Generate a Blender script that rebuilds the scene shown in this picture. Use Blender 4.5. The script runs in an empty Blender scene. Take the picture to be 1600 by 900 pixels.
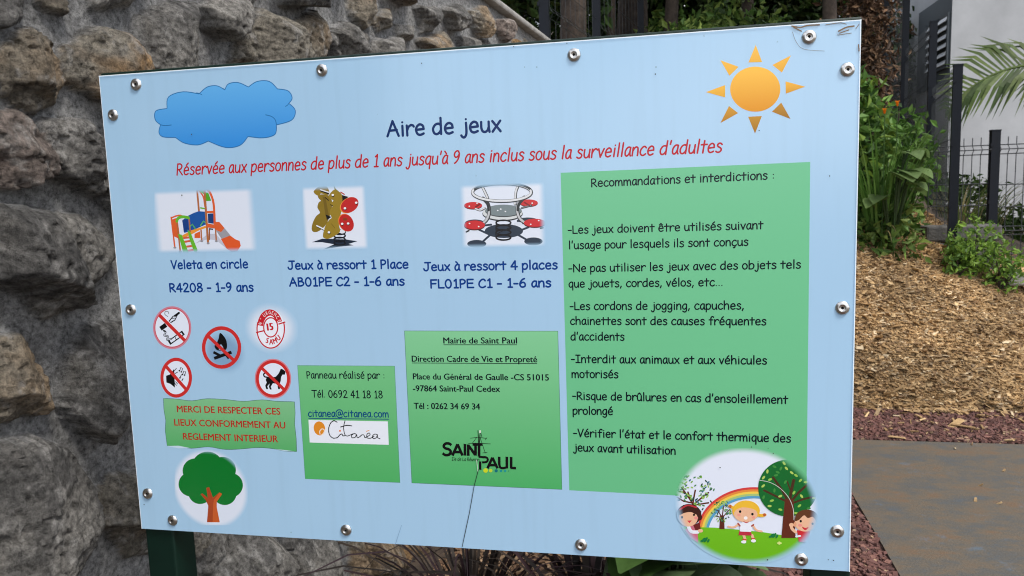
import bpy, bmesh, math, random
import numpy as np
from mathutils import Vector, Matrix
from mathutils.geometry import tessellate_polygon
R = math.radians
rng = np.random.default_rng(7); random.seed(7)
S = bpy.context.scene
COL = S.collection

# ------------------------------------------------------------------ camera, world, sun, exposure
CAMZ = 1.47093
FPX = 1176.887                                   # focal length in photo pixels (1600 wide)
ROT = np.array([[0.98048234, 0.19385902, -0.03275767],
                [0.00914377, 0.12147183, 0.99255276],
                [0.19639444, -0.97347998, 0.11732838]])      # world -> camera
cd = bpy.data.cameras.new('camera'); cam = bpy.data.objects.new('camera', cd); COL.objects.link(cam)
cd.sensor_width = 36; cd.lens = 36 * FPX / 1600; cd.clip_start = 0.05; cd.clip_end = 500
m = Matrix(ROT.T.tolist()).to_4x4(); m.translation = (0, 0, CAMZ); cam.matrix_world = m
cd.dof.use_dof = True; cd.dof.focus_distance = 1.17; cd.dof.aperture_fstop = 13.0
S.camera = cam

SUN_EL, SUN_AZ = 56, 124                        # azimuth clockwise from +Y; the sun stands behind the viewer's right shoulder
w = bpy.data.worlds.new('World'); S.world = w; w.use_nodes = True
nt = w.node_tree; N = nt.nodes; L = nt.links
bg = N['Background']; bg.inputs[1].default_value = 0.095
sky = N.new('ShaderNodeTexSky'); sky.sky_type = 'NISHITA'; sky.sun_disc = False
sky.sun_elevation = R(SUN_EL); sky.sun_rotation = R(SUN_AZ); sky.dust_density = 2.0
tc = N.new('ShaderNodeTexCoord'); mp = N.new('ShaderNodeMapping'); mp.inputs['Scale'].default_value = (1, 1, 1.9)
no = N.new('ShaderNodeTexNoise'); no.inputs['Scale'].default_value = 3.0; no.inputs['Detail'].default_value = 4; no.inputs['Roughness'].default_value = 0.5
rp = N.new('ShaderNodeValToRGB'); rp.color_ramp.elements[0].position = 0.40; rp.color_ramp.elements[1].position = 0.60
mx = N.new('ShaderNodeMix'); mx.data_type = 'RGBA'; mx.inputs['B'].default_value = (10.5, 10.6, 10.9, 1)
L.new(tc.outputs['Generated'], mp.inputs[0]); L.new(mp.outputs[0], no.inputs['Vector']); L.new(no.outputs[0], rp.inputs[0])
L.new(sky.outputs[0], mx.inputs['A']); L.new(rp.outputs[0], mx.inputs['Factor']); L.new(mx.outputs['Result'], bg.inputs[0])
sd = bpy.data.lights.new('sun', 'SUN'); sun = bpy.data.objects.new('sun', sd); COL.objects.link(sun)
sd.energy = 1.5; sd.angle = R(12); sd.color = (1, 0.96, 0.9)
dirv = Vector((math.sin(R(SUN_AZ)) * math.cos(R(SUN_EL)), math.cos(R(SUN_AZ)) * math.cos(R(SUN_EL)), math.sin(R(SUN_EL))))
sun.rotation_euler = dirv.to_track_quat('Z', 'Y').to_euler(); sun.location = (3, -6, 12)
S.view_settings.view_transform = 'Standard'; S.view_settings.look = 'None'; S.view_settings.gamma = 1
S.view_settings.exposure = 1.0
S.render.engine = 'CYCLES'
S.cycles.use_denoising = True; S.cycles.filter_width = 1.1; S.cycles.transparent_max_bounces = 32; S.cycles.max_bounces = 6

# ------------------------------------------------------------------ helpers
def lin(c):
    c = np.asarray(c, float) / 255
    return tuple(np.where(c <= 0.04045, c / 12.92, ((c + 0.055) / 1.055) ** 2.4))
def tag(o, label=None, cat=None, group=None, kind=None):
    if label: o['label'] = label
    if cat: o['category'] = cat
    if group: o['group'] = group
    if kind: o['kind'] = kind
    return o
def empty(name, loc, rz=0, parent=None):
    o = bpy.data.objects.new(name, None); COL.objects.link(o); o.location = loc; o.rotation_euler = (0, 0, rz)
    o.empty_display_size = 0.1
    if parent: o.parent = parent
    return o
def copy_tree(o, parent=None):
    c = o.copy(); COL.objects.link(c); c.parent = parent
    for ch in list(o.children): copy_tree(ch, c)
    return c
class MB:
    """collects vertices, faces and one colour per vertex; build() links ONE mesh object"""
    def __init__(s): s.v = []; s.f = []; s.c = []
    def add(s, vs, fs, col=(1, 1, 1)):
        k = len(s.v); s.v += [tuple(p) for p in vs]; s.f += [tuple(i + k for i in f) for f in fs]
        s.c += [tuple(col)] * len(vs) if np.ndim(col) == 1 else [tuple(c) for c in col]
    def box(s, c, d, rz=0, col=(1, 1, 1), M=None):
        x, y, z = d[0] / 2, d[1] / 2, d[2] / 2
        vs = [(-x, -y, -z), (x, -y, -z), (x, y, -z), (-x, y, -z), (-x, -y, z), (x, -y, z), (x, y, z), (-x, y, z)]
        M = M or Matrix.Rotation(rz, 3, 'Z')
        s.add([M @ Vector(p) + Vector(c) for p in vs], [(0, 3, 2, 1), (4, 5, 6, 7), (0, 1, 5, 4), (1, 2, 6, 5), (2, 3, 7, 6), (3, 0, 4, 7)], col)
    def bar(s, a, b, w, h=None, col=(1, 1, 1)):
        a = Vector(a); b = Vector(b); h = h or w; d = (b - a); l = d.length
        if l < 1e-6: return
        M = d.to_track_quat('Z', 'Y').to_matrix(); s.box((a + b) / 2, (w, h, l), M=M, col=col)
    def tube(s, pts, rad, n=6, col=(1, 1, 1), caps=True):
        pts = [Vector(p) for p in pts]; k0 = len(s.v); rr = rad if hasattr(rad, '__len__') else [rad] * len(pts)
        up = Vector((0.13, 0.21, 1)).normalized(); prev = None
        for i, p in enumerate(pts):
            t = (pts[min(i + 1, len(pts) - 1)] - pts[max(i - 1, 0)]).normalized()
            a = t.cross(up if prev is None else prev)
            a = a.normalized() if a.length > 1e-4 else t.orthogonal().normalized()
            b = t.cross(a).normalized(); prev = a.cross(t).normalized()
            for j in range(n):
                q = 2 * math.pi * j / n; s.v.append(tuple(p + (a * math.cos(q) + b * math.sin(q)) * rr[i])); s.c.append(tuple(col))
        for i in range(len(pts) - 1):
            for j in range(n):
                s.f.append((k0 + i * n + j, k0 + i * n + (j + 1) % n, k0 + (i + 1) * n + (j + 1) % n, k0 + (i + 1) * n + j))
        if caps: s.f.append(tuple(k0 + j for j in range(n))[::-1]); s.f.append(tuple(k0 + (len(pts) - 1) * n + j for j in range(n)))
    def build(s, name, mat, parent=None, loc=(0, 0, 0), smooth=False, uv=None):
        me = bpy.data.meshes.new(name); me.from_pydata(s.v, [], s.f); me.update()
        at = me.color_attributes.new('Col', 'FLOAT_COLOR', 'POINT')
        c = np.ones((len(s.v), 4), np.float32); cc = np.array(s.c, np.float32)
        if len(cc): c[:, :cc.shape[1]] = cc
        at.data.foreach_set('color', c.ravel())
        if uv is not None:
            ul = me.uv_layers.new(name='UVMap'); li = np.empty(len(me.loops), np.int32); me.loops.foreach_get('vertex_index', li)
            ul.data.foreach_set('uv', np.asarray(uv, np.float32)[li].ravel())
        if smooth: me.polygons.foreach_set('use_smooth', [True] * len(me.polygons))
        for mt in (mat if isinstance(mat, (list, tuple)) else [mat]): me.materials.append(mt)
        o = bpy.data.objects.new(name, me); COL.objects.link(o); o.location = loc
        if parent: o.parent = parent
        return o
def bevel(o, wd=0.004, seg=2):
    b = o.modifiers.new('bevel', 'BEVEL'); b.width = wd; b.segments = seg; b.limit_method = 'ANGLE'; return o

# numpy gradient-free value noise
_P = np.random.default_rng(3).random(65536)
def vnoise(x, y, seed=0):
    xi = np.floor(x).astype(np.int64); yi = np.floor(y).astype(np.int64); fx = x - xi; fy = y - yi
    fx = fx * fx * fx * (fx * (fx * 6 - 15) + 10); fy = fy * fy * fy * (fy * (fy * 6 - 15) + 10)
    h = lambda a, b: _P[((a * 73856093) ^ (b * 19349663) ^ (seed * 83492791)) & 65535]
    return (h(xi, yi) * (1 - fx) + h(xi + 1, yi) * fx) * (1 - fy) + (h(xi, yi + 1) * (1 - fx) + h(xi + 1, yi + 1) * fx) * fy
def fbm(x, y, o=4, seed=0, g=0.5):
    a = 1.0; t = 0; n = 0
    for i in range(o): t = t + a * vnoise(x, y, seed + i * 17); n += a; x = x * 2.03 + 3.7; y = y * 2.03 + 1.3; a *= g
    return t / n
def ridge(x, y, o=4, seed=0):
    a = 1.0; t = 0; n = 0
    for i in range(o): t = t + a * (1 - np.abs(vnoise(x, y, seed + i * 13) * 2 - 1)); n += a; x = x * 2.1 + 1.7; y = y * 2.1 + 5.3; a *= .5
    return t / n

# ------------------------------------------------------------------ materials
def newmat(name):
    mt = bpy.data.materials.new(name); mt.use_nodes = True
    return mt, mt.node_tree.nodes, mt.node_tree.links, mt.node_tree.nodes['Principled BSDF']
def simple(name, col, rough=0.6, metal=0.0, bump=0.0, bscale=200, vary=0.0, vscale=8, spec=0.5, attr=False, translucent=0):
    mt, n, l, p = newmat(name)
    p.inputs['Roughness'].default_value = rough; p.inputs['Metallic'].default_value = metal; p.inputs['Specular IOR Level'].default_value = spec
    src = None
    if attr:
        a = n.new('ShaderNodeAttribute'); a.attribute_name = 'Col'; src = a.outputs['Color']
    else: p.inputs['Base Color'].default_value = (*col, 1)
    t = n.new('ShaderNodeTexCoord')
    if vary:
        z = n.new('ShaderNodeTexNoise'); z.inputs['Scale'].default_value = vscale; z.inputs['Detail'].default_value = 6; z.inputs['Roughness'].default_value = .65
        l.new(t.outputs['Object'], z.inputs['Vector'])
        mr = n.new('ShaderNodeMapRange'); mr.inputs[1].default_value = .3; mr.inputs[2].default_value = .7
        mr.inputs[3].default_value = 1 - vary; mr.inputs[4].default_value = 1 + vary; l.new(z.outputs[0], mr.inputs[0])
        mm = n.new('ShaderNodeMix'); mm.data_type = 'RGBA'; mm.blend_type = 'MULTIPLY'; mm.inputs['Factor'].default_value = 1
        if src: l.new(src, mm.inputs['A'])
        else: mm.inputs['A'].default_value = (*col, 1)
        l.new(mr.outputs[0], mm.inputs['B']); src = mm.outputs['Result']
    if src: l.new(src, p.inputs['Base Color'])
    if bump:
        z = n.new('ShaderNodeTexNoise'); z.inputs['Scale'].default_value = bscale; z.inputs['Detail'].default_value = 8; z.inputs['Roughness'].default_value = .7
        l.new(t.outputs['Object'], z.inputs['Vector'])
        b = n.new('ShaderNodeBump'); b.inputs['Strength'].default_value = bump; b.inputs['Distance'].default_value = .01
        l.new(z.outputs[0], b.inputs['Height']); l.new(b.outputs[0], p.inputs['Normal'])
    if translucent:
        tr = n.new('ShaderNodeBsdfTranslucent'); ms = n.new('ShaderNodeMixShader'); ms.inputs[0].default_value = translucent
        if src: l.new(src, tr.inputs[0])
        else: tr.inputs[0].default_value = (*col, 1)
        l.new(p.outputs[0], ms.inputs[1]); l.new(tr.outputs[0], ms.inputs[2]); l.new(ms.outputs[0], n['Material Output'].inputs[0])
    return mt
BLUE = np.array([.385, .60, .80])
def print_mat(name, feather=None, under=(BLUE,)):
    """printed ink: colour from the mesh, picture edges faded out as they are in the print"""
    mt, n, l, p = newmat(name); p.inputs['Roughness'].default_value = 0.16 if feather else 0.22; p.inputs['Specular IOR Level'].default_value = 0.85 if feather else 0.32
    a = n.new('ShaderNodeAttribute'); a.attribute_name = 'Col'; l.new(a.outputs['Color'], p.inputs['Base Color'])
    if feather:
        shape, wd = feather
        uv = n.new('ShaderNodeUVMap'); sx = n.new('ShaderNodeSeparateXYZ'); l.new(uv.outputs[0], sx.inputs[0])
        def M(op, *ins):
            k = n.new('ShaderNodeMath'); k.operation = op
            for i, q in enumerate(ins):
                if isinstance(q, (int, float)): k.inputs[i].default_value = q
                else: l.new(q, k.inputs[i])
            return k.outputs[0]
        ax = M('ABSOLUTE', sx.outputs[0]); ay = M('ABSOLUTE', sx.outputs[1])
        def ss(v):
            mr = n.new('ShaderNodeMapRange'); mr.interpolation_type = 'SMOOTHSTEP'
            mr.inputs[1].default_value = 1 - wd; mr.inputs[2].default_value = 1; mr.inputs[3].default_value = 1; mr.inputs[4].default_value = 0
            l.new(v, mr.inputs[0]); return mr.outputs[0]
        al = M('MULTIPLY', ss(ax), ss(ay)) if shape == 'rect' else ss(M('SQRT', M('ADD', M('MULTIPLY', ax, ax), M('MULTIPLY', ay, ay))))
        bl = n.new('ShaderNodeMix'); bl.data_type = 'RGBA'; bl.inputs['A'].default_value = (*under[0], 1)
        if len(under) > 1:                        # the oval lies across the corner of the green box
            _, gcol, gu, gv, gs = under
            inside = M('MULTIPLY', M('LESS_THAN', sx.outputs[0], gu), M('GREATER_THAN', M('ADD', sx.outputs[1], M('MULTIPLY', sx.outputs[0], gs)), gv))
            gm = n.new('ShaderNodeMix'); gm.data_type = 'RGBA'; gm.inputs['A'].default_value = (*under[0], 1); gm.inputs['B'].default_value = (*gcol, 1); l.new(inside, gm.inputs['Factor']); l.new(gm.outputs['Result'], bl.inputs['A'])
        l.new(M('MULTIPLY', al, a.outputs['Alpha']), bl.inputs['Factor']); l.new(a.outputs['Color'], bl.inputs['B']); l.new(bl.outputs['Result'], p.inputs['Base Color'])
        l.new(M('GREATER_THAN', al, .02), p.inputs['Alpha'])
    return mt
M_PRINT = print_mat('printed_ink')
M_FRECT = print_mat('printed_picture', ('rect', .17))
M_FTREE = print_mat('printed_round_picture', ('ell', .16))
M_FGLOW = print_mat('printed_soft_spot', ('ell', .55))

# ------------------------------------------------------------------ terrain (metres; x to the right, y away, the viewer stands at 0,0)
WA = np.array([-1.181, 1.223]); WD = np.array([.10453, .99452]); WN = np.array([.99452, -.10453])   # rubble wall: point, direction, outward normal
def sstep(a, b, x): t = np.clip((x - a) / (b - a), 0, 1); return t * t * (3 - 2 * t)
def ht(x, y):
    x = np.asarray(x, float); y = np.asarray(y, float)
    a = np.interp(x, [-3, 0, 1.64, 2.33, 2.9, 4, 6, 12], [1.2, 1.2, .68, .55, .36, .2, .14, .08])
    h = a * np.maximum(y - 5.25, 0); cap = np.interp(x, [-3, .5, 2, 3, 5, 8], [3.4, 3.4, 3.1, 2.3, 1.25, .9])
    h = cap * np.tanh(h / cap * 1.02)
    h = h + np.interp(x, [0, 3, 4], [1, .6, 0]) * np.maximum(y - 11, 0) * .22
    s = (x - WA[0]) * WD[0] + (y - WA[1]) * WD[1]; dd = (x - WA[0]) * WN[0] + (y - WA[1]) * WN[1]
    up = sstep(-.12, -.34, dd) * sstep(-3.9, -3.5, s)
    return h * (1 - up) + np.maximum(h, 2.40) * up
def grid_mesh(name, xs, ys, zf, mat, colf=None, keep=None, smooth=True):
    X, Y = np.meshgrid(xs, ys); Z = zf(X, Y); nx, ny = len(xs), len(ys)
    idx = np.arange(nx * ny).reshape(ny, nx)
    q = np.stack([idx[:-1, :-1], idx[:-1, 1:], idx[1:, 1:], idx[1:, :-1]], -1).reshape(-1, 4)
    if keep is not None:
        k = keep(X, Y).ravel(); q = q[k[q].all(1)]
    V = np.stack([X, Y, Z], -1).reshape(-1, 3)
    return np_mesh(name, V, q, mat, colf(X, Y).reshape(-1, 3) if colf else None, smooth)
def np_mesh(name, V, q, mat, col=None, smooth=True, parent=None, loc=(0, 0, 0)):
    me = bpy.data.meshes.new(name); k = q.shape[1]
    me.vertices.add(len(V)); me.vertices.foreach_set('co', np.asarray(V, np.float32).ravel())
    me.loops.add(q.size); me.loops.foreach_set('vertex_index', q.astype(np.int32).ravel())
    me.polygons.add(len(q)); me.polygons.foreach_set('loop_start', np.arange(0, q.size, k, dtype=np.int32)); me.polygons.foreach_set('loop_total', np.full(len(q), k, np.int32))
    me.polygons.foreach_set('use_smooth', np.full(len(q), smooth))
    if col is not None:
        at = me.color_attributes.new('Col', 'FLOAT_COLOR', 'POINT'); c = np.ones((len(V), 4), np.float32); c[:, :3] = col; at.data.foreach_set('color', c.ravel())
    me.update(); me.validate(); me.materials.append(mat)
    o = bpy.data.objects.new(name, me); COL.objects.link(o); o.location = loc
    if parent: o.parent = parent
    return o

M_EARTH = simple('dark_earth', (.07, .05, .035), .95, vary=.5, vscale=6, bump=.9, bscale=30)
M_CHIPBED = simple('wood_chip_bed', (.27, .165, .075), .95, vary=.6, vscale=38, bump=1.0, bscale=60)
M_CHIP = simple('wood_chip', (1, 1, 1), .85, attr=True, vary=.25, vscale=60)
M_REDBED = simple('red_mulch_bed', (.085, .038, .03), .95, vary=.6, vscale=45, bump=1.0, bscale=80)
lo = np.concatenate([-np.geomspace(80, 4.2, 14), np.arange(-4, 6.01, .08), np.geomspace(6.2, 80, 16)])
ly = np.concatenate([-np.geomspace(60, 3.2, 10), np.arange(-3, 9.01, .08), np.geomspace(9.2, 120, 26)])
tag(grid_mesh('ground', lo, ly, lambda x, y: ht(x, y) - .012 + .03 * (fbm(x * 2, y * 2) - .5) * (y > 5.2), M_EARTH), kind='structure')

# rubber play surface with its rounded left corner
mt, n, l, p = newmat('worn_rubber_surface'); p.inputs['Roughness'].default_value = .75
t = n.new('ShaderNodeTexCoord'); mpp = n.new('ShaderNodeMapping'); mpp.inputs['Scale'].default_value = (1, 1.7, 1); l.new(t.outputs['Object'], mpp.inputs[0])
z1 = n.new('ShaderNodeTexNoise'); z1.inputs['Scale'].default_value = 4.2; z1.inputs['Detail'].default_value = 10; z1.inputs['Roughness'].default_value = .78; l.new(mpp.outputs[0], z1.inputs['Vector'])
r1 = n.new('ShaderNodeValToRGB'); e = r1.color_ramp.elements; e[0].position = .30; e[0].color = (.050, .066, .082, 1); e[1].position = .70; e[1].color = (.128, .066, .028, 1)
k = e.new(.44); k.color = (.070, .065, .056, 1); k = e.new(.53); k.color = (.094, .074, .051, 1); l.new(z1.outputs[0], r1.inputs[0])
z2 = n.new('ShaderNodeTexNoise'); z2.inputs['Scale'].default_value = 4.5; z2.inputs['Detail'].default_value = 10; z2.inputs['Roughness'].default_value = .75; l.new(t.outputs['Object'], z2.inputs['Vector'])
r2 = n.new('ShaderNodeValToRGB'); r2.color_ramp.elements[0].position = .59; r2.color_ramp.elements[0].color = (0, 0, 0, 1); r2.color_ramp.elements[1].position = .80; l.new(z2.outputs[0], r2.inputs[0])
m1 = n.new('ShaderNodeMix'); m1.data_type = 'RGBA'; m1.inputs['B'].default_value = (.075, .14, .21, 1); l.new(r1.outputs[0], m1.inputs['A']); l.new(r2.outputs[0], m1.inputs['Factor'])
z3 = n.new('ShaderNodeTexNoise'); z3.inputs['Scale'].default_value = 160; z3.inputs['Detail'].default_value = 4; l.new(t.outputs['Object'], z3.inputs['Vector'])
m2 = n.new('ShaderNodeMix'); m2.data_type = 'RGBA'; m2.blend_type = 'OVERLAY'; m2.inputs['Factor'].default_value = .55; l.new(m1.outputs['Result'], m2.inputs['A']); l.new(z3.outputs[0], m2.inputs['B'])
l.new(m2.outputs['Result'], p.inputs['Base Color'])
b = n.new('ShaderNodeBump'); b.inputs['Strength'].default_value = .5; b.inputs['Distance'].default_value = .004; l.new(z3.outputs[0], b.inputs['Height']); l.new(b.outputs[0], p.inputs['Normal'])
M_RUBBER = mt
edge = [(6.5, -4), (6.5, 4.56), (1.0, 4.56), (.93, 4.3), (.885, 3.9), (.875, 3.2), (.86, 2.6), (.86, -4)]
mb = MB(); mb.add([(x, y, .012) for x, y in edge] + [(x, y, -.05) for x, y in edge],
                  [tuple(range(len(edge)))] + [(i, (i + 1) % len(edge), (i + 1) % len(edge) + len(edge), i + len(edge)) for i in range(len(edge))])
tag(mb.build('play_surface', M_RUBBER), kind='structure')

# red mulch: strip behind and wedge beside the play surface
def red_keep(x, y):
    far = 5.30 + .10 * (fbm(x * 3, x * 0 + 2) - .5)
    return (y > -1) & (y < far) & (x > .15) & ((y > 4.58) | (x < .93))
tag(grid_mesh('red_mulch', np.arange(.1, 6, .05), np.arange(-1, 5.6, .05), lambda x, y: ht(x, y) + .0 + .018 * (fbm(x * 14, y * 14, 3) - .4), M_REDBED, keep=red_keep), kind='structure')
# wood chip bank
def chip_h(x, y): return ht(x, y) + .012 + .045 * (fbm(x * 5, y * 5, 4, 9) - .45)
def chip_keep(x, y): return (y > 5.20 + .14 * (fbm(x * 4, x * 0 + 5, 3) - .5)) & (x > .4) & (y < 7.75)
tag(grid_mesh('wood_chip_bank', np.arange(.4, 7, .04), np.arange(5.1, 7.8, .04), chip_h, M_CHIPBED, keep=chip_keep), kind='structure')

def slivers(name, P, Ls, Ws, Ts, yaw, pitch, cols, mat, label, cat):
    n_ = len(P); base = np.array([(-1, -1, -1), (1, -1, -1), (1, 1, -1), (-1, 1, -1), (-1, -1, 1), (1, -1, 1), (1, 1, 1), (-1, 1, 1)], float) / 2
    V = base[None] * np.stack([Ls, Ws, Ts], -1)[:, None, :]
    V = V * (1 + .5 * (rng.random((n_, 8, 3)) - .5))
    cp, sp = np.cos(pitch)[:, None], np.sin(pitch)[:, None]; x = V[..., 0] * cp - V[..., 2] * sp; z = V[..., 0] * sp + V[..., 2] * cp
    cy, sy = np.cos(yaw)[:, None], np.sin(yaw)[:, None]; X = x * cy - V[..., 1] * sy; Y = x * sy + V[..., 1] * cy
    V = np.stack([X, Y, z], -1) + P[:, None, :]
    f = np.array([(0, 3, 2, 1), (4, 5, 6, 7), (0, 1, 5, 4), (1, 2, 6, 5), (2, 3, 7, 6), (3, 0, 4, 7)])
    q = (f[None] + (np.arange(n_) * 8)[:, None, None]).reshape(-1, 4)
    o = np_mesh(name, V.reshape(-1, 3), q, mat, np.repeat(cols, 8, 0), smooth=False)
    return tag(o, label, cat, kind='stuff')
n_ = 46000
y = 5.16 + (rng.random(n_) ** 1.15) * 2.5; x = y * (.20 + rng.random(n_) * .32) ; x = x + rng.normal(0, .1, n_)
y[:420] = 5.27 - .68 * rng.random(420) ** 4; y[420:450] = 2.6 + 2.0 * rng.random(30); stray = np.arange(n_) < 450
ok = stray | (x > .9) & (y > 5.10 + .25 * fbm(x * 4, x * 0 + 5, 3) - .05 * rng.random(n_)); x = x[ok]; y = y[ok]; n_ = len(x)
pal = np.array([(.34, .22, .10), (.27, .165, .07), (.42, .29, .145), (.17, .10, .045), (.55, .43, .27), (.24, .165, .09)])
cols = pal[rng.choice(6, n_, p=[.3, .28, .15, .15, .05, .07])] * (.7 + .6 * rng.random((n_, 1))) * (.55 + .9 * fbm(x * 2.2, y * 2.2, 4, 77))[:, None]
Ls = np.clip(rng.lognormal(-3.55, .55, n_), .010, .13); zc_ = np.where(y > 5.2, chip_h(x, y) + .006, np.where((y < 4.56) & (x > .87), .016, .022))
slivers('wood_chips', np.stack([x, y, zc_], -1), Ls, Ls * (.16 + .22 * rng.random(n_)), .003 + .006 * rng.random(n_),
        rng.random(n_) * 6.28, rng.normal(0, .3, n_), cols, M_CHIP, 'loose pale brown wood chips covering the sloping bank below the fence', 'wood chips')
n_ = 16000
y = np.concatenate([4.58 + rng.random(9000) * .75, 2.3 + rng.random(7000) * 2.4]); x = np.concatenate([.7 + rng.random(9000) * 2.4, .45 + rng.random(7000) * .5])
ok = red_keep(x, y) & ~((x > .8605) & (y < 3.2)) & ~((x > .872) & (y < 4.56)); x = x[ok]; y = y[ok]; n_ = len(x)
pal = np.array([(.12, .05, .04), (.08, .034, .028), (.16, .075, .055), (.30, .2, .12)])
cols = pal[rng.choice(4, n_, p=[.4, .34, .22, .04])] * (.7 + .6 * rng.random((n_, 1)))
Ls = .010 + .022 * rng.random(n_) ** 2
slivers('red_mulch_granules', np.stack([x, y, ht(x, y) + .008], -1), Ls, Ls * .6, Ls * .45, rng.random(n_) * 6.28, rng.normal(0, .4, n_), cols, M_CHIP,
        'loose dark red mulch granules bordering the rubber play surface', 'mulch')

# ------------------------------------------------------------------ rubble stone wall
def px_ray(px, py): d = ROT.T @ np.array([(px - 800) / FPX, -(py - 450) / FPX, -1.]); return d
def on_wall(px, py):
    d = px_ray(px, py); k = (WA @ WN) / (d[0] * WN[0] + d[1] * WN[1]); q = d * k
    return ((q[:2] - WA) @ WD, q[2] + CAMZ)
TRACED = [  # outlines of the stones one can read in the photograph, kind: g grey, b brown, o ochre patch, r reddish
 ('g', [(-30, -20), (40, -5), (32, 30), (0, 45), (-40, 40)]), ('b', [(25, 52), (48, 48), (64, 62), (92, 98), (97, 128), (85, 160), (58, 175), (15, 162), (-12, 145), (-8, 84)]),
 ('o', [(100, 78), (135, 54), (160, 42), (195, 55), (213, 90), (209, 130), (180, 155), (150, 150), (105, 132), (96, 100)]),
 ('b', [(50, -25), (95, -30), (98, 20), (62, 6)]), ('g', [(135, -25), (205, -25), (200, 9), (150, 10)]),
 ('g', [(215, 30), (255, 2), (298, 5), (308, 70), (300, 105), (250, 115), (218, 100)]), ('g', [(310, 8), (350, -20), (402, -12), (385, 20), (345, 62), (322, 42)]),
 ('o', [(362, 92), (372, 55), (398, 18), (438, 30), (464, 92), (425, 112)]), ('b', [(455, 34), (488, 18), (502, 60), (490, 92), (464, 92)]),
 ('r', [(-30, 165), (45, 185), (72, 228), (75, 262), (20, 295), (-40, 300)]), ('g', [(62, 190), (120, 182), (162, 214), (168, 268), (150, 300), (88, 276), (74, 235)]),
 ('g', [(-20, 322), (40, 322), (130, 342), (178, 392), (165, 430), (100, 482), (72, 500), (44, 478), (30, 452), (-20, 432)]),
 ('b', [(-30, 530), (36, 526), (52, 565), (72, 592), (60, 642), (18, 662), (-30, 660)]), ('g', [(105, 560), (130, 510), (195, 500), (222, 560), (212, 640), (152, 685), (115, 665), (93, 632)]),
 ('g', [(-40, 700), (50, 680), (97, 708), (132, 765), (126, 832), (66, 905), (-40, 920)]), ('o', [(145, 782), (168, 742), (205, 735), (232, 770), (230, 860), (196, 872), (172, 832), (146, 812)]),
 ('g', [(506, 56), (536, 34), (572, 55), (568, 86), (520, 96)]), ('o', [(584, 28), (604, 14), (610, 40), (592, 50)]), ('b', [(545, -15), (568, -20), (580, 36), (562, 46), (548, 20)]),
 ('g', [(578, 66), (615, 58), (628, 82), (575, 95)]), ('g', [(618, 36), (646, 44), (640, 66), (622, 58)]), ('g', [(650, 10), (674, 12), (680, 44), (660, 52)]),
 ('b', [(655, 62), (690, 50), (706, 72), (672, 86)]), ('g', [(690, 14), (712, 6), (722, 38), (702, 46)]), ('b', [(730, 20), (748, 10), (764, 40), (744, 58)]), ('g', [(716, 56), (738, 62), (742, 84), (716, 82)]),
 ('r', [(772, 34), (786, 30), (800, 56), (786, 68)]), ('g', [(752, 62), (774, 72), (774, 88), (752, 88)]),
 ('g', [(290, 830), (370, 815), (425, 850), (430, 930), (300, 940)]), ('g', [(445, 820), (520, 830), (530, 915), (450, 930)]), ('b', [(545, 835), (600, 840), (610, 900), (550, 910)]),
]
s0, s1, zt = -3.0, 5.2, 2.50
ss_ = np.concatenate([np.arange(s0, -.5, .03), np.arange(-.5, 1.3, .0045), np.arange(1.3, 4.2, .008), np.arange(4.2, s1 + .01, .03)]); zz_ = np.concatenate([np.arange(-.1, .2, .02), np.arange(.2, zt - .003, .0052), [zt]])
SS, ZZ = np.meshgrid(ss_, zz_)
mort = .024 * fbm(SS * 5, ZZ * 5, 3, 1) + .006 * ridge(SS * 26, ZZ * 26, 3, 5) + .0035 * fbm(SS * 110, ZZ * 110, 2, 8)
H = mort.copy(); CW = np.empty(SS.shape + (3,)); mn = (.55 + .9 * fbm(SS * 14, ZZ * 14, 5, 21, .7))[..., None]
CW[:] = np.array([.27, .268, .262]) * mn
stones = []
def poly_sd(P, X, Z):
    d = np.full(X.shape, 1e9); ins = np.zeros(X.shape, bool); k = len(P)
    for i in range(k):
        a, b = P[i], P[(i + 1) % k]; e = b - a; wx, wz = X - a[0], Z - a[1]
        t = np.clip((wx * e[0] + wz * e[1]) / (e @ e), 0, 1); d = np.minimum(d, np.hypot(wx - e[0] * t, wz - e[1] * t))
        c = ((a[1] > Z) != (b[1] > Z)) & (X < (b[0] - a[0]) * (Z - a[1]) / (b[1] - a[1] + 1e-12) + a[0]); ins ^= c
    return np.where(ins, d, -d)
for kd, pp in TRACED: stones.append((kd, np.array([on_wall(*q) for q in pp])))
cs = [(P.mean(0), np.abs(P - P.mean(0)).max()) for _, P in stones]
r2_ = np.random.default_rng(12)
for i in range(2600):
    c = np.array([r2_.uniform(s0, s1), r2_.uniform(.0, 2.45)]); r = r2_.uniform(.07, .16)
    if any(np.hypot(*((c - q) / (1, 1))) < (r + rr) * .84 for q, rr in cs): continue
    k = r2_.integers(5, 8); an = np.sort((np.arange(k) + r2_.uniform(-.3, .3, k)) / k * 6.283); ra = r * r2_.uniform(.78, 1.12, k)
    P = c + np.stack([np.cos(an) * ra * 1.05, np.sin(an) * ra * .92], -1); stones.append((r2_.choice(list('gggbbor')), P)); cs.append((c, r))
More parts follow.
